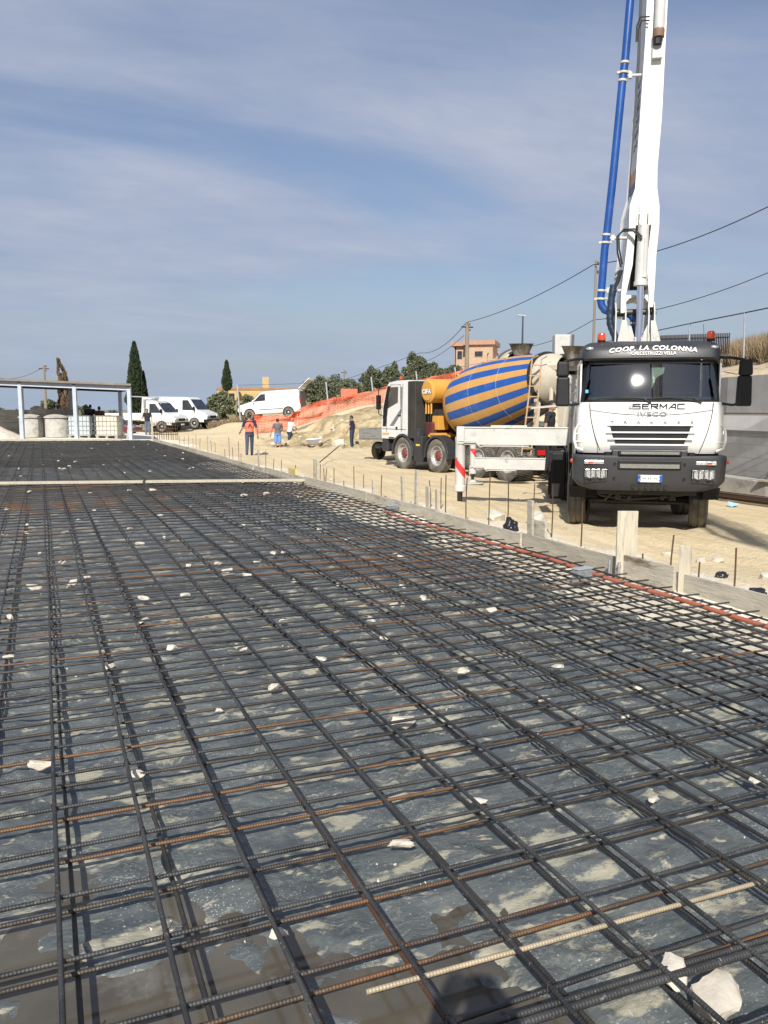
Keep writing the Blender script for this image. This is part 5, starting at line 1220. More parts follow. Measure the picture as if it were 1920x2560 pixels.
f3=cabvan('dropside_truck','grey dropside lorry half hidden in front of the mixer cab',False,grey_bed); rp=at(948,1147,31.5); f3.rotation_euler=(0,0,-R(62+180)); f3.location=(rp.x+5.4*math.sin(R(62)),rp.y+5.4*math.cos(R(62)),0)
car=thing('parked_car','dark red car in the shade behind the frame shelter','car')
o=MB().prism([(0,.3),(0,.65),(.9,.85),(1.5,1.35),(2.9,1.38),(3.6,.95),(4.0,.9),(4.0,.3)],'x',-.85,.85).build('body',mat('dark_red_paint',(.13,.02,.025),.3,coat=.5),car,bevel=.06); tumble(o.data,.85,.2,1.38)
g=MB(); g.add([(-.72,.90,.89),(.72,.90,.89),(.62,1.39,1.30),(-.62,1.39,1.30)],[(0,1,2,3)]); g.build('windscreen',glsd,car,fix=False)
panel('side_window',[(1.2,.95),(2.8,.95),(2.7,1.30),(1.6,1.30)],car,glsd,.85,.85,.2,1.38)
g=MB()
for s in (-1,1): g.bb(s*.6-.14,s*.6+.14,-.02,.03,.58,.72)
g.build('headlight',clearL,car)
for s in (-1,1):
    for y in (.75,3.1): wheel(car,s*.75,y,.3,.19,s,detail=False)
place(car,345,1092,52,118)

# ------------------------------------------------------------------ people
def blob(parts,vox,mats_,smooth_it=2):
    g=MB()
    for p in parts:
        if p[0]=='c':
            a,b,r0,r1=p[1:5]; a=Vector(a); b=Vector(b); L_=(b-a).length
            pts=[a.lerp(b,t) for t in (0,.25,.5,.75,1)]; d=(b-a)/max(L_,1e-6)
            P_=[a-d*r0*.85,a-d*r0*.5]+pts+[b+d*r1*.5,b+d*r1*.85]; rr_=[r0*.45,r0*.86]+[lerp(r0,r1,t) for t in (0,.25,.5,.75,1)]+[r1*.86,r1*.45]
            g.tube(P_,rr_,10)
        else: g.ell(p[1],p[2])
    o=g.build('tmp',mats_); m=o.modifiers.new('r','REMESH'); m.mode='VOXEL'; m.voxel_size=vox; m2=o.modifiers.new('s','SMOOTH'); m2.iterations=smooth_it; m2.factor=.5
    dg=bpy.context.evaluated_depsgraph_get(); me=bpy.data.meshes.new_from_object(o.evaluated_get(dg)); me_old=o.data; bpy.data.objects.remove(o); bpy.data.meshes.remove(me_old)
    me.polygons.foreach_set('use_smooth',[True]*len(me.polygons)); return me
def addme(name,me,par,m=None):
    if m: me.materials.clear(); me.materials.append(m)
    o=bpy.data.objects.new(name,me); col.objects.link(o); o.parent=par; return o
def cloth(n,c): return mat(n,c,.85,var=.12,vs=8,bump=.15,bs=30)
def person(label,pos,az,kneeL=(-.10,.02,.50),kneeR=(.10,.02,.50),ankL=(-.11,-.02,.09),ankR=(.11,-.02,.09),elL=(-.28,-.03,1.14),elR=(.28,-.03,1.14),wrL=(-.30,.08,.90),wrR=(.30,.08,.90),lean=0.0,
           top=None,sleeve=.6,bot=None,short=False,hat=None,vest=None,h=1.75,build=1.0,head=(0,.03,1.63),group=None,hairy=True,yaw=0):
    t=thing('person',label,'person',pos,-R(az),group)
    k=h/1.75
    def S(p): return Vector((p[0]*k,(p[1]+lean*max(0,p[2]-.95))*k,p[2]*k))
    b=build
    sL,sR=S((-.185*b,0,1.42)),S((.185*b,0,1.42)); hL,hR=S((-.095,0,.93)),S((.095,0,.93))
    eL,eR,wL,wR=[S(p) for p in (elL,elR,wrL,wrR)]; kL,kR,aL,aR=[S(p) for p in (kneeL,kneeR,ankL,ankR)]
    hd=S(head)
    def torso(e): return [('e',S((0,-.01,1.28)),(.175*b+e,.115*b+e,.20+e)),('e',S((0,.0,1.08)),(.15*b+e,.11*b+e,.17+e)),('c',sL,sR,.07+e,.07+e),('e',S((0,-.01,.97)),(.165*b+e,.12+e,.13+e))]
    body=[('c',S((0,-.01,1.44)),hd-Vector((0,.01,.06)),.058,.052),('e',hd,(.076,.095,.115)),('e',hd+Vector((0,.05,-.07)),(.045,.045,.045)),('c',hd+Vector((0,.088,.0)),hd+Vector((0,.105,-.025)),.012,.016),
          ('e',hd+Vector((-.078,0,-.005)),(.012,.022,.032)),('e',hd+Vector((.078,0,-.005)),(.012,.022,.032))]+torso(0)
    for s_,e_,w_ in ((sL,eL,wL),(sR,eR,wR)): body+=[('c',s_,e_,.05,.04),('c',e_,w_,.04,.026)]
    for h_,k_,a_ in ((hL,kL,aL),(hR,kR,aR)): body+=[('c',h_,k_,.085,.055),('c',k_,a_,.056,.038),('c',a_,a_+Vector((0,.12,-.05)),.036,.03)]
    me=blob(body,.017,[skin])
    g=MB()
    # hands: palm + five fingers, slightly curled
    for e_,w_,sd in ((eL,wL,-1),(eR,wR,1)):
        d=(w_-e_).normalized(); u=Vector((1,0,0)); u=(u-d*u.dot(d)).normalized(); n_=d.cross(u)
        pc=w_+d*.05; g.tube([w_,w_+d*.03,pc,w_+d*.085],[.024,.032,.036,.030],8)
        for f_,(o_,ln) in enumerate(((-.026,.062),(-.009,.075),(.009,.070),(.026,.055))):
            q=w_+d*.082+u*o_ ; g.tube([q,q+d*ln*.5+n_*.008,q+d*ln*.85+n_*.028,q+d*ln+n_*.042],[.009,.0085,.0075,.006],6)
        q=w_+d*.025-u*sd*.028; g.tube([q,q+d*.03-u*sd*.022,q+d*.06-u*sd*.026+n_*.01],[.011,.010,.008],6)
    # eyes, mouth
    k0=len(g.f)
    for sx_ in (-.03,.03): g.ell(hd+Vector((sx_,.088,.012)),(.011,.006,.006),6,4,1)
    g.box(hd.x,hd.y+.096,hd.z-.055,.04,.008,.006,mi=1)
    g2=g.me('h',[skin,hairm]); bm=bmesh.new(); bm.from_mesh(me); bm.from_mesh(g2); bmesh.ops.recalc_face_normals(bm,faces=bm.faces); bm.to_mesh(me); bm.free(); me.materials.clear(); me.materials.append(skin); me.materials.append(hairm)
    bo=addme('body',me,t)
    # shirt
    sp=torso(.014)
    for s_,e_,w_ in ((sL,eL,wL),(sR,eR,wR)):
        sp.append(('c',s_,s_.lerp(e_,min(1,sleeve)),.064,.054))
        if sleeve>1: sp.append(('c',e_,e_.lerp(w_,sleeve-1),.054,.038))
    addme('shirt',blob(sp,.016,[top]),t,top)
    tp_=[('e',S((0,-.01,.93)),(.178*b,.135,.11)),]
    for h_,k_,a_ in ((hL,kL,aL),(hR,kR,aR)):
        tp_.append(('c',h_,k_,.10,.074 if not short else .088))
        if not short: tp_+=[('c',k_,a_.lerp(k_,.1),.074,.060)]
    addme('shorts' if short else 'trousers',blob(tp_,.016,[bot]),t,bot)
    g=MB()
    for a_ in (aL,aR): g.ell(a_+Vector((0,.055,-.045)),(.05,.135,.05)); g.tube([a_+Vector((0,-.01,-.04)),a_+Vector((0,0,.04))],[.052,.046],8)
    g.build('shoes',cloth('boot_dark',(.04,.032,.025)),t,smooth=True)
    if hairy:
        b_=bmesh.new(); bmesh.ops.create_icosphere(b_,subdivisions=3,radius=1)
        for v in list(b_.verts):
            c=v.co.copy(); v.co=hd+Vector((c.x*.084,c.y*.103-.006,c.z*.123+.006))
            if c.z<-.45 or (c.y>.45 and c.z<.42): b_.verts.remove(v)
        hm=bpy.data.meshes.new('hair'); b_.to_mesh(hm); b_.free(); ho=addme('hair',hm,t,hat or hairm); ho.name='cap' if hat else 'hair'
    if vest:
        addme('vest',blob([('e',S((0,-.01,1.26)),(.20*b,.145*b,.22)),('e',S((0,0,1.07)),(.18*b,.14*b,.15)),('c',S((-.11,0,1.44)),S((.11,0,1.44)),.07,.07)],.018,[vest]),t,vest)
    return t
navy=cloth('navy_cloth',(.012,.018,.05)); jean=cloth('work_jeans',(.05,.06,.10)); hv=cloth('orange_vest_cloth',(.72,.16,.09)); greyc=cloth('grey_cloth',(.11,.105,.115)); blueS=cloth('blue_shorts_cloth',(.13,.25,.55))
whitec=cloth('white_cloth',(.6,.6,.6)); denim=cloth('dark_denim',(.02,.035,.06)); blackc=cloth('black_cloth',(.015,.015,.018)); paled=cloth('faded_denim',(.10,.13,.18)); maroon=cloth('maroon_cloth',(.08,.015,.02)); orc=cloth('orange_cap',(.7,.12,.05))
p=onz(625,1141,0.02)
vm=person('worker in orange vest and navy shirt walking away beside the slab edge',(p.x,p.y,gz(p.x,p.y)),6,kneeL=(-.12,-.10,.50),kneeR=(.11,.16,.51),ankL=(-.16,-.28,.12),ankR=(.12,.30,.10),elL=(-.30,-.08,1.16),wrL=(-.36,.12,1.02),elR=(.30,-.10,1.14),wrR=(.33,-.02,.86),top=navy,sleeve=.75,bot=jean,vest=hv,h=1.82,build=1.08)
text('vest_mark','A',.22,mat('vest_mark_dark',(.05,.03,.03),.7),vm,lambda x,y,z:(-x,-.175-z*.2,y+1.33),bold=.01)
p=at(695,1128,43); person('man in grey shirt and bright blue shorts standing with his back turned',p,12,kneeL=(-.10,.04,.5),top=greyc,sleeve=.6,bot=blueS,short=True,elL=(-.30,0,1.16),wrL=(-.36,.05,.93),elR=(.28,.08,1.18),wrR=(.20,.26,1.08),h=1.72)
p=at(724,1121,45.5); wsp=person('worker in white shirt and jeans bending over a pole with feet apart',p,70,kneeL=(-.10,.22,.5),ankL=(-.1,.38,.10),kneeR=(.1,-.12,.5),ankR=(.1,-.30,.1),lean=.28,top=whitec,sleeve=.6,bot=denim,elL=(-.22,.22,1.16),wrL=(-.08,.36,1.05),elR=(.22,.2,1.2),wrR=(.08,.38,1.15),h=1.7,hat=orc)
ps=MB().tube([(0,0,0),(.02,.05,1.9)],.016,6).build('long_pole',woodp); q=p+rgt*.45+fwd*.05; ps.location=(q.x,q.y,q.z); tag(ps,'thin long pole held upright by the white shirted worker','pole')
p=at(880,1125,42); person('man in dark navy clothes standing in profile at the foot of the mound',p,-55,top=navy,sleeve=.6,bot=denim,elL=(-.24,.05,1.16),wrL=(-.2,.18,.95),elR=(.26,-.10,1.15),wrR=(.26,-.02,.9),h=1.78)
p=at(370,1092,50); person('man in black t-shirt and faded jeans standing at the far slab corner',p,205,top=blackc,sleeve=.55,bot=paled,elL=(-.30,.02,1.16),wrL=(-.30,.1,.92),elR=(.30,.05,1.18),wrR=(.24,.3,1.15),h=1.72,build=1.05)
for px,dy,m_,l,az,hh in ((225,1011,blackc,'broad man in black with his back turned behind the water tanks',20,1.8),(248,1016,maroon,'man in dark red shirt behind the white caged tank',340,1.72),(144,1015,maroon,'man in dark red in the shade at the back of the frame shelter',60,1.74)):
    D=47.0; p=at(px,dy,D); p.z-=hh; person(l,p,az,top=m_,sleeve=.7,bot=denim,h=hh,build=1.12)
p=at(1377,1000,18.9); person('man in sunglasses standing between the pump truck deck and the mixer ladder',(p.x,p.y,p.z-1.76),140,top=blackc,sleeve=.6,bot=blackc,h=1.75)
sg=bpy.context.scene.objects[-1] if False else None
# the photographer, whose shadow falls in the foreground
cF=fwd; pp=Vector((0,0,0))-cF*.50-rgt*.02
ph=person('photographer in dark clothes standing on the mesh holding up a phone behind the viewpoint',(pp.x,pp.y,.51),math.degrees(PS),top=blackc,sleeve=1.5,bot=denim,elL=(-.27,.20,1.22),wrL=(-.10,.40,1.40),elR=(.27,.20,1.22),wrR=(.10,.40,1.40),h=1.78)
phn=MB().box(0,0,0,.075,.009,.15).build('phone',blackp,bevel=.003); q=-cF*.03; phn.location=(q.x,q.y,1.955); phn.rotation_euler=(-TH,0,-PS); tag(phn,'dark phone held up by the photographer at the viewpoint','phone')

# ------------------------------------------------------------------ left side: shelter, tanks
steelb=mat('pale_blue_steel',(.42,.46,.52),.5,var=.1,dirt=(.3,.25,.2),dt=.66,ds=4)
sh_=thing('frame_shelter','open shelter of pale blue steel posts carrying a thin flat roof at the slab end','shelter',(4.15,42.74,.5),math.atan2(1.07,-2.5)-math.pi)
# local +x runs left along the front (towards -x world) ; +y to the back
ang=math.atan2(1.045,-2.5) # direction of front line going left
sh_.rotation_euler=(0,0,ang)
def lx(i): return 2.72*i
H_=2.62
for i in range(6):
    for yy_ in (0,-4.2):
        x=lx(i) if yy_==0 else lx(i)+1.8
        z1=H_+.04*lx(i) 
        MB().bb(x-.09,x+.09,yy_-.09,yy_+.09,-.1,z1).build('post',steelb,sh_,bevel=.01)
g=MB()
for i in range(5): g.beam((lx(i)+.09,0,H_+.04*lx(i)-.06),(lx(i+1)-.09,0,H_+.04*lx(i+1)-.06),.14,.22)
g.build('front_beam',steelb,sh_)
g=MB(); g.beam((1.8,-4.2,H_-.06),(lx(5)+1.8,-4.2,H_+.04*lx(5)-.06),.14,.22); 
for i in range(6): g.beam((lx(i),0,H_+.04*lx(i)-.08),(lx(i)+1.8,-4.2,H_+.04*lx(i)-.08),.12,.18)
g.build('rafter',mat('brown_steel',(.07,.05,.045),.7),sh_)
g=MB(); g.add([(-.2,.3,H_+.06),(1.6,-4.5,H_+.06),(lx(5)+2.1,-4.5,H_+.06+.04*lx(5)),(lx(5)+.3,.3,H_+.06+.04*lx(5)),(-.2,.3,H_+.16),(1.6,-4.5,H_+.16),(lx(5)+2.1,-4.5,H_+.16+.04*lx(5)),(lx(5)+.3,.3,H_+.16+.04*lx(5))],[(0,1,2,3),(4,7,6,5),(0,4,5,1),(1,5,6,2),(2,6,7,3),(3,7,4,0)])
g.build('roof',mat('roof_sheet',(.20,.17,.14),.8,var=.2),sh_)
def ground_at(px,py,D): return at(px,py,D)
def ibc(px,label,mbody,D=43.2):
    p=at(px,1093,D); t=thing('caged_water_tank',label,'water tank',p,-PS,'caged water tanks')
    MB().bb(-.55,.55,-.48,.48,.12,1.12).build('tank_bottle',mbody,t,bevel=.06,seg=3)
    g=MB()
    for z in (.14,.38,.62,.86,1.12):
        for s in (-1,1): g.tube([(-.6,s*.52,z),(.6,s*.52,z)],.012,5); g.tube([(s*.6,-.52,z),(s*.6,.52,z)],.012,5)
    for i in range(7):
        x=-.6+.2*i
        for s in (-1,1): g.tube([(x,s*.52,.12),(x,s*.52,1.13)],.012,5)
    for i in range(6):
        y=-.52+.208*i
        for s in (-1,1): g.tube([(s*.6,y,.12),(s*.6,y,1.13)],.012,5)
    g.build('cage',steelg,t)
    g=MB(); g.bb(-.6,.6,-.52,.52,.08,.12)
    for x in (-.5,0,.5): g.bb(x-.06,x+.06,-.5,.5,-.05,.08)
    g.build('pallet',wood,t)
    MB().lathe([(.001,0),(.09,0),(.09,.04),(.001,.04)],(0,0,1.12),(0,0,1),16).build('cap',blackp,t)
ibc(207,'greenish white water tank in a steel cage, left of its cream twin',mat('tank_greenish',(.42,.48,.47),.5,var=.08))
ibc(275,'cream white water tank in a steel cage beside the shelter post',mat('tank_cream',(.58,.54,.42),.5,var=.08))
def ringtank(px,label,D=43,h=1.15):
    p=at(px,1093,D); t=thing('concrete_tank',label,'concrete tank',p,0,'round concrete tanks')
    MB().lathe([(.60,0),(.62,.02),(.60,h*.85),(.56,h*.9)],(0,0,0),(0,0,1),36).build('tank_wall',concl,t,smooth=True)
    MB().lathe([(.66,h*.88),(.66,h*.93),(.5,h),(.16,h+.08),(.15,h+.0),(.001,h)],(0,0,0),(0,0,1),36).build('tank_lid',concl,t,smooth=True)
ringtank(81,'round concrete tank with a white sack on top, left of its pair')
ringtank(145,'round concrete tank between the sack topped tank and the caged tanks')
me=stone_mesh(91,.48,.36,.36,sub=4); 
for p_ in me.polygons: p_.use_smooth=True
me.materials.clear(); me.materials.append(mat('sack_white',(.6,.56,.48),.8,bump=.4,bs=9)); p=at(100,1093,44); put_stone(me,(p.x,p.y,p.z+1.38),1,'bulk_sack','bulging cream bulk sack resting on the round concrete tank',cat='sack')
p=at(40,1088,46); blkst=thing('block_stack','stack of grey concrete blocks beside the round tanks','block stack',p,-PS+.2)
for i in range(4):
    MB().bb(-.75,.75,-.5,.5,.0+i*.36,.345+i*.36).build('block_course',concl,blkst,bevel=.015)
p=at(152,1088,45.5); o=MB().bb(-.95,.95,-.4,.4,0,1.45).build('block_stack',concl,bevel=.02); o.location=p; o.rotation_euler=(0,0,-PS); tag(o,'pale concrete block stack seen over the second round tank','block stack')
g=MB(); n=40
p=at(5,1095,41.5)
for j in range(n+1):
    for i in range(n+1):
        x=-2+4*i/n; y=-1.5+3*j/n; r_=math.hypot(x,y*1.2); z=max(-.1,.85-.5*r_+.06*fbm(x+9,y,2.0,4)); g.v.append((x,y,z))
for j in range(n):
    for i in range(n): g.f.append([j*(n+1)+i,j*(n+1)+i+1,(j+1)*(n+1)+i+1,(j+1)*(n+1)+i]); g.m.append(0)
o=g.build('gravel_heap',mat('pale_gravel',(.58,.53,.44),.9,bump=.5,bs=12),smooth=True,fix=False,ang=180); o.location=(p.x-.6,p.y,p.z); tag(o,'pale gravel heap at the left border before the concrete blocks','gravel heap')
# clutter by the shelter corner post
p=at(405,1100,43.5); rk=thing('rebar_cage','rusty welded cage of bars standing at the far slab corner','rebar cage',p,-PS)
g=MB()
for x in (-.5,-.25,0,.25,.5,.75): g.tube([(x,0,0),(x,0,1.05)],.016,5); g.tube([(x,.4,0),(x,.4,1.0)],.016,5)
g.build('uprights',rustm,rk); g=MB()
for z in (.3,.6,.9): g.tube([(-.5,0,z),(.75,0,z)],.016,5); g.tube([(-.5,.4,z),(.75,.4,z)],.016,5); g.tube([(-.5,0,z),(-.5,.4,z)],.016,5); g.tube([(.75,0,z),(.75,.4,z)],.016,5)
g.build('ties',rustm,rk)
for px,h,l in ((381,1.1,'pale post leaning beside the man in black'),(318,.9,'short leaning timber beside the shelter corner post')):
    p=at(px,1098,43); o=MB().beam((0,0,0),(.12 if px<350 else 0,0,h),.09,.05).build('timber_post',woodp,bevel=.005); o.location=p; tag(o,l,'timber post')
o=MB().beam((-14,47.1,.50),(3.6,41.4,.47),.10,.22).build('formwork_board',woodp,bevel=.004); p=None; tag(o,'far formwork board along the end of the slab before the tanks','formwork board',group='boards edging the slab')

# ------------------------------------------------------------------ vegetation
def leaves(g,c,r,n,s,rng,stretch=1.0,shell=.55):
    for _ in range(n):
        while True:
            v=Vector((rng.uniform(-1,1),rng.uniform(-1,1),rng.uniform(-1,1)))
            l=v.length
            if shell*rng.random()<l<1: break
        v*=1+.42*NZ.noise(v*2.6+Vector(c))
        p=Vector((c[0]+v.x*r[0],c[1]+v.y*r[1],c[2]+v.z*r[2]))
        if NZ.noise(p*1.3)<-.28: continue
        a=Vector((rng.gauss(0,1),rng.gauss(0,1),rng.gauss(0,1))).normalized(); b=a.cross(Vector((rng.gauss(0,1),rng.gauss(0,1),rng.gauss(0,1)))).normalized()
        q=s*rng.uniform(.6,1.4)
        g.add([p-a*q*stretch,p+b*q*.5,p+a*q*stretch,p-b*q*.5],[(0,1,2,3)])
def tree(name,label,p,blobs,lm,ls,n,th,cat='tree',group=None,tr=.12,seed=1,stretch=1.0):
    t=thing(name,label,cat,p,0,group); r_=random.Random(seed)
    g=MB(); g.tube([(0,0,-.4),(.03,.02,th*.4),(-.04,.0,th*.75),(0,0,th)],[tr*1.4,tr,tr*.8,tr*.5],8)
    for bl in blobs[:7]:
        c=bl[0]; g.tube([(0,0,th*.5),(c[0]*.5,c[1]*.5,lerp(th*.6,c[2],.5)),c],[tr*.5,tr*.3,tr*.12],5)
    g.build('trunk',bark,t,smooth=True)
    g=MB()
    vol=sum(b[1][0]*b[1][2] for b in blobs)
    for c,r in blobs: leaves(g,c,r,int(2.0*n*r[0]*r[2]/vol),ls,r_,stretch)
    g.build('crown',lm,t,fix=False); return t
def cyp(px,pyt,pyb,D,w_,label,lm=cypm,dead=False,n=9000,seed=1,name='cypress_tree'):
    top=at(px,pyt,D); bot=at(px,pyb,D); h=top.z-bot.z; r_=random.Random(seed); t=thing(name,label,'cypress',bot,0,None)
    MB().tube([(0,0,-.5),(0,0,h*.5),(.02,0,h*.9)],[.16,.1,.02],8).build('trunk',bark,t)
    g=MB()
    for _ in range(n):
        z=r_.uniform(.04 if not dead else .02,1); prof_=(min(1,z*5)**.5)*(1-z)**.62*1.28 if not dead else (.35+.65*math.sin(z*2.6+.3))*(1-z)**.5
        rad=w_*prof_*(1+.28*NZ.noise(Vector((z*7+seed,1,1)))); a=r_.uniform(0,6.28); rad*=(1+.22*NZ.noise(Vector((math.cos(a)*2,math.sin(a)*2,z*9+seed))))
        rr_=rad*math.sqrt(r_.uniform(.25,1)); bend=(.55*(z**3)*w_*-1.2 if dead else 0)
        if dead and NZ.noise(Vector((a,z*8,seed)))<-.1: continue
        p=Vector((math.cos(a)*rr_+bend,math.sin(a)*rr_,z*h)); u=Vector((math.cos(a)*.35,math.sin(a)*.35,1)).normalized(); sd=u.cross(Vector((r_.gauss(0,1),r_.gauss(0,1),.1))).normalized(); q=r_.uniform(.10,.24)
        g.add([p,p+sd*q*.35+u*q*.4,p+u*q*1.2,p-sd*q*.35+u*q*.4],[(0,1,2,3)])
    g.build('crown',lm,t,fix=False)
    return t
cyp(342,858,1045,74,.78,'tallest dark cypress right of the shelter',seed=2)
cyp(361,932,1045,75,.42,'short slim cypress touching the tallest one',seed=3,n=4500)
cyp(568,903,980,112,.66,'lone distant cypress above the yellow farmhouse',seed=4,n=5000)
cyp(166,902,1045,62,.62,'half dead brown cypress behind the shelter roof',lm=deadm,dead=True,seed=5,n=5200,name='dead_cypress_tree')
def olive(pxl,pxr,pyt,pyb,D,label,seed,lm=olivem,name='olive_tree',cat='tree',n=5000,group='trees on the slope',ls=.085,th=None):
    cx=(pxl+pxr)/2; b=at(cx,pyb,D); tpt=at(cx,pyt,D); hw=(pxr-pxl)/2/FPX*D; h=tpt.z-b.z; r_=random.Random(seed); bl=[]
    k=max(4,int(hw*2.2)+4)
    for i in range(k):
        x=r_.uniform(-.62,.62)*hw; zz_=r_.uniform(.42,.78)*h; rr_=r_.uniform(.30,.46)*min(hw,h*.8); y=r_.uniform(-.35,.35)*hw
        zz_=min(zz_,h*(1.02-.35*abs(x/hw))-rr_*.8)
        bl.append(((x*rgt.x+y*fwd.x,x*rgt.y+y*fwd.y,zz_),(rr_*1.1,rr_*1.1,rr_*.85)))
    bl.append(((0,0,h*.80),(hw*.3,hw*.3,h*.2)))
    bl.append(((0,0,h*.35),(hw*.75,hw*.5,h*.33)))
    tree(name,label,b,bl,lm,ls,n,h*.55,cat,group,tr=.09,seed=seed)
olive(752,850,938,1022,66,'olive tree just right of the white panel van',11)
olive(842,915,948,1002,72,'low olive tree in front of the distant pole',12)
olive(895,960,914,990,70,'slender olive tree with a pointed top',13)
olive(955,1015,905,985,66,'bushy olive tree left of the tallest one',14)
olive(990,1068,880,978,64,'tallest olive tree above the mixer cab',15,n=7000)
olive(1050,1118,905,962,64,'low olive tree left of the salmon hut',16)
olive(1108,1160,912,952,62,'small bush at the left foot of the salmon hut',17,name='bush',cat='bush',n=2500)
olive(785,890,935,1005,78,'pale olive tree filling the gap behind the far pole',31)
olive(930,1010,915,988,80,'low olive behind the pointed tree',32)
olive(1020,1100,905,970,76,'low spreading olive left behind the hut',33)
olive(1085,1180,918,955,66,'flat hedge like bush in front of the hut wall',34,name='bush',cat='bush')
olive(1185,1235,905,945,58,'dry brown bush at the right foot of the salmon hut',18,lm=deadm,name='bush',cat='bush',n=1500)
olive(515,600,975,1058,64,'green oleander bush left of the panel van',21,lm=bushm,name='oleander_bush',cat='bush',n=5000)
olive(585,650,985,1050,66,'dusty bush between oleander and panel van',22,lm=bushm,name='bush',cat='bush',n=3500)
olive(505,545,1002,1045,72,'small far bush right of the delivery van',23,lm=bushm,name='bush',cat='bush',n=1500)
olive(96,152,998,1045,66,'dark bush under the dead cypress',24,name='bush',cat='bush',n=3000)
olive(200,232,1012,1045,66,'dark shrub behind the broad man in black',25,name='bush',cat='bush',n=1500)
olive(170,200,1002,1045,68,'shrub beside the dead cypress trunk',26,name='bush',cat='bush',n=1500)
olive(-20,14,1018,1045,70,'dark bush at the left border',27,name='bush',cat='bush',n=1200)
olive(34,50,1022,1040,90,'tiny far bush near the left border',28,name='bush',cat='bush',n=500)
olive(240,330,1026,1044,85,'low far hedge behind the shelter',29,name='bush',cat='bush',n=1500)
olive(600,760,1000,1035,85,'low scrub behind the panel van roof',30,lm=bushm,name='bush',cat='bush',n=2500)
# dry grass tufts (uncountable)
def grass(name,label,pts,hh,n,lm,sp):
    g=MB(); r_=random.Random(5)
    for _ in range(n):
        p=pts(r_)
        if p is None: continue
        a=r_.uniform(0,6.28); l=hh*r_.uniform(.4,1.2); d=Vector((math.cos(a),math.sin(a),0)); tip=p+Vector((r_.gauss(0,.25)*l,r_.gauss(0,.25)*l,l)); w_=.010*sp
        g.add([p-d*w_,p+d*w_,p.lerp(tip,.6)+d*w_*.8,tip],[(0,1,2,3)])
    o=g.build(name,lm,fix=False); tag(o,label,'dry grass',kind='stuff')
def pg(r_):
    px=r_.uniform(520,640); D=r_.uniform(58,63); p=at(px,1055,D); return Vector((p.x,p.y,gz(p.x,p.y)))
grass('dry_grass','dry straw coloured grass at the foot of the oleander',pg,.6,5000,drym,2.5)

# ------------------------------------------------------------------ background buildings, poles, wires
hut=thing('salmon_hut','small flat roofed salmon hut on the slope above the mixer','hut')
hb=at(1196,945,64); hut.location=hb; hut.rotation_euler=(0,0,-PS-R(14)); hut.scale=(.80,1,1)
plaster=mat('salmon_plaster',(.40,.285,.20),.9,var=.1,dirt=(.33,.24,.18),dt=.55,ds=.8); 
hh=at(1196,862,64).z-hb.z
g=MB(); g.bb(-1.30,1.35,0,3.4,-1.5,hh); g.bb(-2.55,-1.30,.9,3.6,-1.5,hh-.05); g.build('wall',plaster,hut)
g=MB(); g.bb(-1.55,1.6,-.25,3.6,hh,hh+.34); g.bb(-2.9,-1.55,.55,3.6,hh-.02,hh+.28); g.build('roof',mat('salmon_fascia',(.36,.21,.155),.85,var=.1),hut)
g=MB(); g.bb(-.45,.45,-.03,.05,hh-.95,hh-.45); w_=g.build('window',plaster,hut); MB().bb(-.38,.38,-.045,-.03,hh-.9,hh-.5).build('pane',glsd,w_)
MB().bb(-2.25,-1.8,.86,.9,hh-1.0,hh-.4).build('window',glsd,hut); MB().tube([(-2.45,.85,-1),(-2.45,.85,hh)],.05,6).build('drainpipe',dkmetal,hut)
fh=thing('farmhouse','long low yellow farmhouse with a chimney on the far ridge','farmhouse'); p=at(650,1012,118); fh.location=p; fh.rotation_euler=(0,0,-PS+R(8))
yel=mat('yellow_plaster',(.46,.33,.15),.9,var=.12,dirt=(.38,.26,.12),dt=.55,ds=.4)
top=at(650,975,118).z-p.z
g=MB(); g.bb(-6,5.5,0,5,-2,top); g.bb(-1.8,2.2,-.8,0,-2,top-.35); g.build('wall',yel,fh)
rf_=MB().prism([(-6.2,top),(5.7,top),(5.5,top+.25),(-6.0,top+.45)],'y',-.1,5.1).build('roof',mat('tile_brown',(.30,.17,.10),.9,var=.2),fh)
MB().bb(.4,1.3,1,1.9,top+.1,top+1.9).build('chimney',yel,rf_)
for x in (-4,-1.0,3.6): MB().bb(x-.4,x+.4,-.03,.0,top-1.5,top-.5).build('window',glsd,fh)
def pole(px,pyb,pyt,D,r,label,cross=False,m=None):
    b=at(px,pyb,D); t=at(px,pyt,D); o=thing('utility_pole',label,'utility pole',b); h=t.z-b.z
    MB().tube([(0,0,-.8),(0,0,h)],[r,r*.75],10).build('mast',m or mat('weathered_pole',(.21,.17,.13),.85,var=.2,stretch=(4,4,.3)),o,smooth=True)
    if cross: MB().beam((-.35,0,h-.25),(.35,0,h-.25),.07,.07).build('cross_arm',dkmetal,o)
    g=MB()
    for z in (.15,.45): g.lathe([(.03,0),(.045,.03),(.03,.06),(.04,.1)],(r+.03,0,h-z),(0,0,1),8)
    g.build('insulator',mat('insulator_brown',(.1,.05,.03),.4),o); return t
T1=pole(1166,990,806,45,.135,'weathered utility pole in front of the salmon hut',True)
T2=pole(1483,880,651,30,.055,'slim grey brown pole left of the pump boom')
T3=pole(116,1045,913,60,.12,'weathered utility pole behind the shelter',True)
T4=pole(861,990,926,95,.12,'short far pole above the olive trees',True)
def wire(name,pts,label,sagm=.5,r=.012):
    P_=[]
    for a,b in zip(pts,pts[1:]):
        for k in range(12): t=k/12; q=a.lerp(b,t); P_.append(q-Vector((0,0,sagm*4*t*(1-t))))
    P_.append(pts[-1]); o=MB().tube(P_,r,5).build(name,wirem,fix=False); tag(o,label,'cable'); return o
wire('power_cable',[T1,at(1483,662,30),at(1920,517,24),at(2200,420,20)],'uppermost power cable crossing behind the boom',.25,.016)
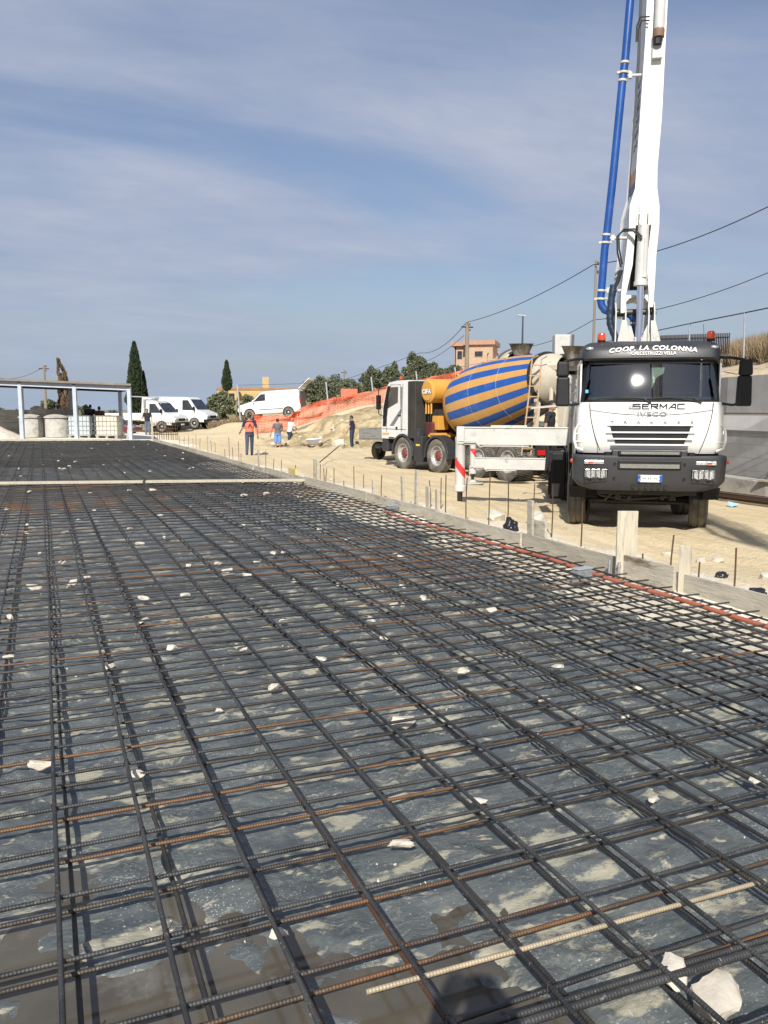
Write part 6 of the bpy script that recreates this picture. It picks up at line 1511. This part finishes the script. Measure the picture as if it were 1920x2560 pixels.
wire('power_cable',[at(600,1020,140),at(1050,882,58),T1],'power cable running down left from the hut pole',.5,.018)
wire('power_cable',[at(1300,868,48),at(1483,800,32),at(1920,682,27),at(2200,600,24)],'second power cable passing lower behind the boom',.25,.014)
wire('power_cable',[T3,at(0,945,75),at(-300,900,60)],'thin cable left of the shelter pole',.4,.015)
wire('power_cable',[at(1060,905,60),at(1160,838,47)],'short cable reaching the hut pole from the trees',.2,.015)
lp=thing('street_lamp','modern street lamp with a flat grey head above the mixer','street lamp'); b=at(1305,900,58); lp.location=b; h=at(1305,790,58).z-b.z
MB().tube([(0,0,-1),(0,0,h)],[.09,.05],10).build('mast',mat('lamp_mast_dark',(.03,.04,.06),.5),lp)
g=MB(); g.box(-.12,0,h+.02,.62,.26,.10,ry=R(4)); g.build('lamp_head',mat('lamp_head_grey',(.40,.42,.44),.5),lp,bevel=.03)
# orange netting (barrier) along the slope
netm=bpy.data.materials.new('orange_netting'); netm.use_nodes=True
N=netm.node_tree.nodes; L=netm.node_tree.links; b=N['Principled BSDF']; b.inputs['Base Color'].default_value=(.66,.13,.065,1); b.inputs['Roughness'].default_value=.6
tcn=N.new('ShaderNodeUVMap'); 
sp_=N.new('ShaderNodeSeparateXYZ'); L.new(tcn.outputs[0],sp_.inputs[0]); ms=[]
for c in 'XY':
    f1_=N.new('ShaderNodeMath'); f1_.operation='MULTIPLY'; f1_.inputs[1].default_value=11; L.new(sp_.outputs[c],f1_.inputs[0]); f2_=N.new('ShaderNodeMath'); f2_.operation='FRACT'; L.new(f1_.outputs[0],f2_.inputs[0]); f3_=N.new('ShaderNodeMath'); f3_.operation='GREATER_THAN'; f3_.inputs[1].default_value=.60 if c=='X' else .58; L.new(f2_.outputs[0],f3_.inputs[0]); ms.append(f3_)
mm_=N.new('ShaderNodeMath'); mm_.operation='MAXIMUM'; L.new(ms[0].outputs[0],mm_.inputs[0]); L.new(ms[1].outputs[0],mm_.inputs[1]); L.new(mm_.outputs[0],b.inputs['Alpha'])
S3=.3375
tops=[(336,520),(480,522),(600,535),(690,465),(770,440),(860,420),(940,385),(1020,390),(1100,372),(1200,345),(1310,318),(1450,288),(1590,258)]; bots=[(345,662),(480,650),(600,632),(690,604),(770,575),(860,548),(940,520),(1020,495),(1100,470),(1200,450),(1310,440),(1450,420),(1590,400)]
Ds=[47,47.5,48,48.5,48.5,49,49.5,49.5,50,50,50.5,51,51]
tops=[(520+x*S3,860+y*S3) for x,y in tops]+[(1110,935),(1160,925),(1210,915)]; bots=[(520+x*S3,860+y*S3) for x,y in bots]+[(1110,975),(1160,962),(1210,950)]; Ds+= [51.5,52,52]
g=MB(); uv=[]; NR=14; U=0; cols=[]
fineT=[]
for i in range(len(tops)-1):
    for k in range(8):
        t=k/8; fineT.append((lerp(tops[i][0],tops[i+1][0],t),lerp(tops[i][1],tops[i+1][1],t),lerp(bots[i][0],bots[i+1][0],t),lerp(bots[i][1],bots[i+1][1],t),lerp(Ds[i],Ds[i+1],t)))
prev=None; uvs=[]
for i,(tx,ty,bx,by,D) in enumerate(fineT):
    T_=at(tx,ty,D); B_=at(bx,by,D)
    if prev: U+=(T_-prev).length
    prev=T_
    for j in range(NR+1):
        s=j/NR; q=B_.lerp(T_,s); q=q+fwd*(.30*NZ.noise(Vector((U*.9,s*1.6,0)))+.15*NZ.noise(Vector((U*2.6,s*3,4)))); q.z+=.10*NZ.noise(Vector((U*.8,s,9)))*(1 if s>.2 else 0)
        g.v.append(tuple(q)); uvs.append((U,s*(T_-B_).length))
for i in range(len(fineT)-1):
    for j in range(NR): a=i*(NR+1)+j; g.f.append([a,a+NR+1,a+NR+2,a+1]); g.m.append(0)
o=g.build('barrier_net',netm,smooth=True,fix=False,ang=180); ul=o.data.uv_layers.new(name='UVMap')
for lp_ in o.data.loops: ul.data[lp_.index].uv=uvs[lp_.vertex_index]
tag(o,'orange plastic barrier netting hanging along the slope from the van to the mixer','barrier net')
q=at(873,982,52); pn=MB().box(0,0,0,1.05,.05,.5).build('orange_panel',netm); pn.data.uv_layers.new(name='UVMap'); pn.location=q; pn.rotation_euler=(0,0,-PS); pn.data.materials[0]=mat('faded_orange_mesh',(.55,.14,.08),.7,var=.3,vs=9); tag(pn,'rectangular faded orange sheet hung above the netting','orange sheet')
FP=[(595,962,1035,52),(817,955,1022,52),(930,942,1004,53),(1042,928,985,53),(1139,918,968,52)]
for i,(px,t_,b_,D) in enumerate(FP):
    B_=at(px+6,b_,D); T_=at(px-2,t_,D); o=MB().tube([(0,0,-.4),tuple(T_-B_)],.05,6).build('fence_post',steelg); o.location=B_
    tag(o,'thin galvanised fence post '+['left of the panel van','right of the panel van roof','in the middle of the orange netting','above the mixer cab','pale and leaning above the orange drum tank'][i],'fence post',group='posts of the wire fence')
wire('fence_wire',[at(px,t_+1,D) for px,t_,b_,D in FP]+[at(1290,890,50)],'thin top wire of the fence above the orange netting',.02,.010)
# heap things: bars, wheelbarrow, stones
a=at(670,1118,43.5); b=at(880,1124,42.5); g=MB()
for k in range(9): g.tube([a+Vector((0,.05*k,.04+.02*(k%3))),a.lerp(b,.5)+Vector((0,.05*k,.05)),b+Vector((0,.06*k-.1,.05+.02*(k%2)))],.02,5)
o=g.build('bar_bundle',rustm,fix=False); tag(o,'bundle of long rusty bars lying at the foot of the mound','bar bundle')
p=at(783,1124,42.5); wb_=thing('wheelbarrow','grey wheelbarrow parked before the mound','wheelbarrow',p,R(-110)); wb_.scale=(.85,.85,.85)
g=MB(); g.add([(-.33,-.45,.62),(.33,-.45,.62),(.33,.5,.68),(-.33,.5,.68),(-.2,-.25,.34),(.2,-.25,.34),(.2,.25,.34),(-.2,.25,.34)],[(4,5,6,7),(0,1,5,4),(1,2,6,5),(2,3,7,6),(3,0,4,7)]); tr_=g.build('tray',steelg,wb_); tr_.modifiers.new('s','SOLIDIFY').thickness=.012
g=MB()
for s in (-1,1): g.tube([(s*.28,1.05,.62),(s*.22,.4,.34),(s*.15,-.3,.3),(s*.06,-.62,.2)],.018,6); g.tube([(s*.2,.35,.34),(s*.2,.42,0)],.016,6)
g.build('frame',mat('barrow_frame',(.12,.03,.02),.6),wb_); MB().lathe([(.12,-.04),(.2,-.035),(.2,.035),(.12,.04)],(0,-.62,.2),(1,0,0),20).build('wheel',rubber,wb_,smooth=True)
p=at(846,1115,42.8); put_stone(stone_mesh(71,.42,.3,.26),(p.x,p.y,p.z+.12),1,'rubble_stone','single white boulder at the foot of the mound')
rsm=random.Random(21)
for i in range(60):
    px=rsm.uniform(660,1000); py=rsm.uniform(1060,1122); D=44.2; q=at(px,py,D); x,y=q.x,q.y; s=rsm.uniform(.06,.2)
    d=rsm.uniform(-1,2.5); q=Vector((x+fwd.x*d,y+fwd.y*d,0)); put_stone(RB[rsm.randrange(8)],(q.x,q.y,gz(q.x,q.y)+s*.2),s,'earth_clod','pale earth clod on the mound '+('left end' if px<760 else ('middle' if px<880 else 'right end behind the navy man')),group='clods on the mound '+('left' if px<760 else ('middle' if px<880 else 'right')))
# long bent bars on the road
a=onz(600+590*.3375,1080+235*.3375,.1); b=onz(600+735*.3375,1080+205*.3375,0); o=MB().tube([Vector((a.x,a.y,.15)),Vector((b.x,b.y,.55))],.02,6).build('bent_bar',rustm); tag(o,'thin bent bar leaning across the edge of the sandy track','steel bar')
# ------------------------------------------------------------------ right side: retaining wall, bank
W=[Vector((14.0,-8,0)),Vector((14.5,13,0)),Vector((15.3,16.2,0)),Vector((17.2,20.5,0)),Vector((21,27,0)),Vector((24,34,0))]
def walloff(d):
    o=[]
    for i,p in enumerate(W):
        t=(W[min(i+1,len(W)-1)]-W[max(i-1,0)]).normalized(); n_=Vector((t.y,-t.x,0)); o.append(p+n_*d)
    return o
def wallmesh(g,d0,d1,z0,z1,mi=0):
    A=walloff(d0); B=walloff(d1)
    for i in range(len(W)-1):
        v=[(A[i].x,A[i].y,z0),(A[i+1].x,A[i+1].y,z0),(B[i+1].x,B[i+1].y,z0),(B[i].x,B[i].y,z0)]; v+=[(x,y,z1) for x,y,_ in v]
        g.add(v,[(0,1,5,4),(4,5,6,7),(3,7,6,2),(0,4,7,3),(1,2,6,5)],mi)
g=MB(); wallmesh(g,0,.45,-.2,.42); fw_=g.build('low_footing_wall',concl); tag(fw_,'low pale concrete footing wall right of the truck','low wall')
rw=thing('retaining_wall','grey concrete retaining wall behind the truck at the right','retaining wall')
g=MB(); wallmesh(g,.8,1.1,-.2,1.86); wallmesh(g,.95,1.15,1.86,2.82); g.build('wall',concg,rw)
g=MB()
for z in (2.12,2.46): g.tube([(14.18+.95-8*.0238+.005,-8,z),(14.5+.945,13,z)],.008,4)
for k in range(14): y=13.0-k*1.25; x=14.19+.0238*y+.945; g.tube([(x,y,1.88),(x,y,2.81)],.008,4)
g.build('panel_joints',mat('joint_dark',(.10,.095,.09),.9),rw)
g=MB(); wallmesh(g,.74,.80,1.50,1.85); g.build('white_board_band',mat('pale_board',(.72,.70,.66),.75,var=.08,dirt=(.30,.29,.27),dt=.58,ds=2),rw)
g=MB(); A=walloff(.76)
for i in range(170):
    y=4+i*.075; x=14.18+.0238*y+.76; g.tube([(x-.12,y,1.90),(x+.15,y,1.92)],.011,5)
g.tube([(A[0].x-.05,A[0].y,1.93),(A[1].x-.05,A[1].y,1.93)],.02,6); g.tube([(A[0].x-.0,A[0].y,1.885),(A[1].x-.0,A[1].y,1.885)],.014,6); g.build('ledge_bars',rustm,rw,fix=False)
g=MB(); r_=random.Random(3)
for y in (7.5,8.6,9.2,10.4,11.3,11.9,12.7): g.tube([(15.35,y,2.10),(15.15,y+.1,2.18),(15.05,y+.18,2.14)],.009,5)
g.tube([(15.36,13.5,2.44),(15.2,12.7,2.33),(15.15,11.8,2.34),(15.1,11.0,2.46),(15.0,10.2,2.75),(14.9,9.5,3.0)],.022,8); g.build('wall_cable',wirem,rw,fix=False)
for k,(y0_,y1_) in enumerate(((12.95,11.25),(11.15,9.3),(9.2,7.2),(15.0,13.1))):
    t=thing('mesh_panel',['wire mesh panel leaning on the wall right beside the truck','wire mesh panel leaning on the wall at the right border','wire mesh panel past the right border','wire mesh panel hidden behind the truck cab'][k],'mesh panel')
    g=MB(); n=34
    def Wp(y,z): return (14.18+.0238*y+.28+.44*(z-.45)/1.05,y-.25*(z-.45) if k==0 else y,z)
    for i in range(n+1):
        y=lerp(y0_,y1_,i/n); g.tube([Wp(y,.48),Wp(y,1.52)],.0028,4)
    for z in (.5,.62,.9,1.2,1.4,1.5): g.tube([Wp(y0_,z),Wp(y1_,z)],.006,4)
    g.build('wire_mesh',mat('dull_wire',(.16,.16,.15),.6),t,fix=False)
    g=MB(); g.tube([Wp(y0_,.46),Wp(y0_,1.54)],.02,6); g.tube([Wp(y1_,.46),Wp(y1_,1.54)],.02,6); g.build('panel_frame',mat('panel_tube_white',(.6,.6,.58),.5),t,fix=False)
g=MB(); g.beam((14.25,2,.46),(14.52,13.2,.46),.16,.04); o=g.build('capping_plank',woodp); tag(o,'long board lying on top of the low footing wall','plank')
g=MB(); r_=random.Random(9)
for k in range(26):
    x=14.0+r_.uniform(-.28,.2)-.1; z=.05+r_.uniform(0,.12); y0_=r_.uniform(0,6); g.tube([(x,y0_,z),(x+r_.uniform(-.05,.05),9,z+.01),(x+.15,15.5,z)],.011,5)
o=g.build('bar_bundle',rustm,fix=False); tag(o,'long bundle of rusty bars lying along the low footing wall','bar bundle')
# bank above the wall
offs=[(1.12,2.80),(1.5,2.98),(2.2,3.28),(2.8,3.48),(3.4,3.66),(4.5,3.82),(6,3.92),(9,4.0),(14,4.15),(25,4.4),(60,4.6)]
g=MB(); WL=[]
for i in range(len(W)-1):
    m_=30 if i==0 else 8
    for k in range(m_): WL.append((i,k/m_))
WL.append((len(W)-2,1.0))
rows=[]
for d,z in offs:
    A=walloff(d)
    for (i,t) in WL:
        q=A[i].lerp(A[i+1],t); ln=.16*fbm(q.x,q.y,.9,4)*(1 if d>1.2 else 0); g.v.append((q.x,q.y,z+ln))
nW=len(WL)
for a in range(len(offs)-1):
    for i in range(nW-1): g.f.append([a*nW+i,a*nW+i+1,(a+1)*nW+i+1,(a+1)*nW+i]); g.m.append(0)
struct(g,'embankment',mat('bank_earth',(.46,.36,.24),.95,var=.12,dirt=(.58,.50,.38),dt=.52,ds=1.2,bump=.8,bs=6),smooth=True,ang=180,fix=False)
def bz(d):
    for (a,za),(b,zb) in zip(offs,offs[1:]):
        if a<=d<=b: return lerp(za,zb,(d-a)/(b-a))
    return 4.6
def pxof(p):
    d=p.x*fwd.x+p.y*fwd.y; l=p.x*rgt.x+p.y*rgt.y; v=p.z-CAMZ; dc=d*math.cos(TH)-v*math.sin(TH); return 960+FPX*l/max(dc,.1)
def wdist(x,y):
    m=9e9
    for p,q in zip(W,W[1:]):
        d=q-p; t=max(0,min(1,((x-p.x)*d.x+(y-p.y)*d.y)/(d.x*d.x+d.y*d.y))); m=min(m,math.hypot(x-p.x-d.x*t,y-p.y-d.y*t))
    return m
def pb(r_):
    x=r_.uniform(15.8,25); y=x-r_.uniform(-.1,3.4)
    if y-x>-.25+.35*NZ.noise(Vector((x*1.3,y*1.3,0))): return None
    d=wdist(x,y)
    if d<2.15+.3*NZ.noise(Vector((x*1.7,y*1.7,4))) or d>6: return None
    if NZ.noise(Vector((x*1.1,y*1.1,0)))<-.3: return None
    return Vector((x,y,bz(d)-.03))
grass('dry_grass','tall dry brown grass and weeds on the bank above the wall',pb,.62,30000,drym,.8)
def pb2(r_):
    q=pb(r_); return q if q and NZ.noise(Vector((q.x*.7,q.y*.7,3)))>.02 else None
grass('weeds','dark green brown weeds mixed into the dry grass on the bank',pb2,.55,14000,leafmat('weed_leaves',(.05,.045,.02),(.17,.13,.06)),1.0)
# picket fence and chain fence on the bank
A_=at(1650,872,29); B_=at(1822,868,23.5); pf=thing('picket_fence','dark metal picket fence behind the truck roof at the right','fence')
g=MB(); g2=MB(); n=46
for i in range(n+1):
    t=i/n; q=A_.lerp(B_,t); g.beam(q-Vector((0,0,.2)),q+Vector((0,0,lerp(.46,.40,t))),.035,.012)
g.build('picket',mat('rusty_fence_dark',(.05,.035,.03),.7),pf); g2.beam(A_+Vector((0,0,.33)),B_+Vector((0,0,.28)),.03,.03); g2.build('rail',mat('rusty_fence_dark',(.05,.035,.03)),pf)
for i,(px,t_,b_,D,l) in enumerate(((1724,808,875,24,'steel tube fence post behind the truck roof'),(1862,781,850,21,'steel tube fence post above the dry grass'))):
    B_=at(px,b_,D); T_=at(px,t_,D); o=MB().tube([(0,0,-.6),tuple(T_-B_)],.022,8).build('fence_post',steelg); o.location=B_; tag(o,l,'fence post')
wire('fence_rail',[at(1400,880,40),at(1655,824,27),at(1724,809,24),at(1862,782,21),at(1930,768,20),at(2100,730,17)],'thin upper rail of the tube fence rising to the right',.0,.016)
wire('hanging_cable',[at(1095,985,50),at(1400,888,30)],'thin cable passing over the striped drum to the pump truck',.1,.010)
MBx=MB().bb(-.28,.28,-.2,.2,-.2,.55).build('white_box',whited,bevel=.02); q=at(1408,855,24); MBx.location=(q.x,q.y,q.z-.35); MBx.rotation_euler=(0,0,-PS); tag(MBx,'white box standing above the mixer mouth left of the cab roof','box')

# split mirrored pairs into an object per side
def split_loose(o):
    me=o.data; n=len(me.vertices); par=list(range(n))
    def f(a):
        while par[a]!=a: par[a]=par[par[a]]; a=par[a]
        return a
    for e in me.edges: par[f(e.vertices[0])]=f(e.vertices[1])
    xs_=[v.co.x for v in me.vertices]; side=[1 if x>0 else 0 for x in xs_]
    roots={}
    for i in range(n): roots.setdefault(f(i),[]).append(xs_[i])
    sd={r:(sum(x)/len(x)>0) for r,x in roots.items()}
    if len(set(sd.values()))<2: return
    c=o.copy(); c.data=o.data.copy(); col.objects.link(c); c.parent=o.parent
    for ob,keep in ((o,True),(c,False)):
        if ob is o: ob.data=ob.data.copy()
        bm=bmesh.new(); bm.from_mesh(ob.data); bmesh.ops.delete(bm,geom=[v for i,v in enumerate(list(bm.verts)) if sd[f(i)]!=keep],context='VERTS'); bm.to_mesh(ob.data); bm.free()
NM=('door_frame','door_window','mud_flap','mirror_arm','headlight','tail_lamp','wheel_arch','wing_mirror','side_window','mudguard','door_seams','screen_pillars','door_trim','horse_emblem','shoes','mirror_and_arch','rear_stand')
for o in list(col.objects):
    if o.type=='MESH' and o.name.split('.')[0] in NM and not o.children: split_loose(o)
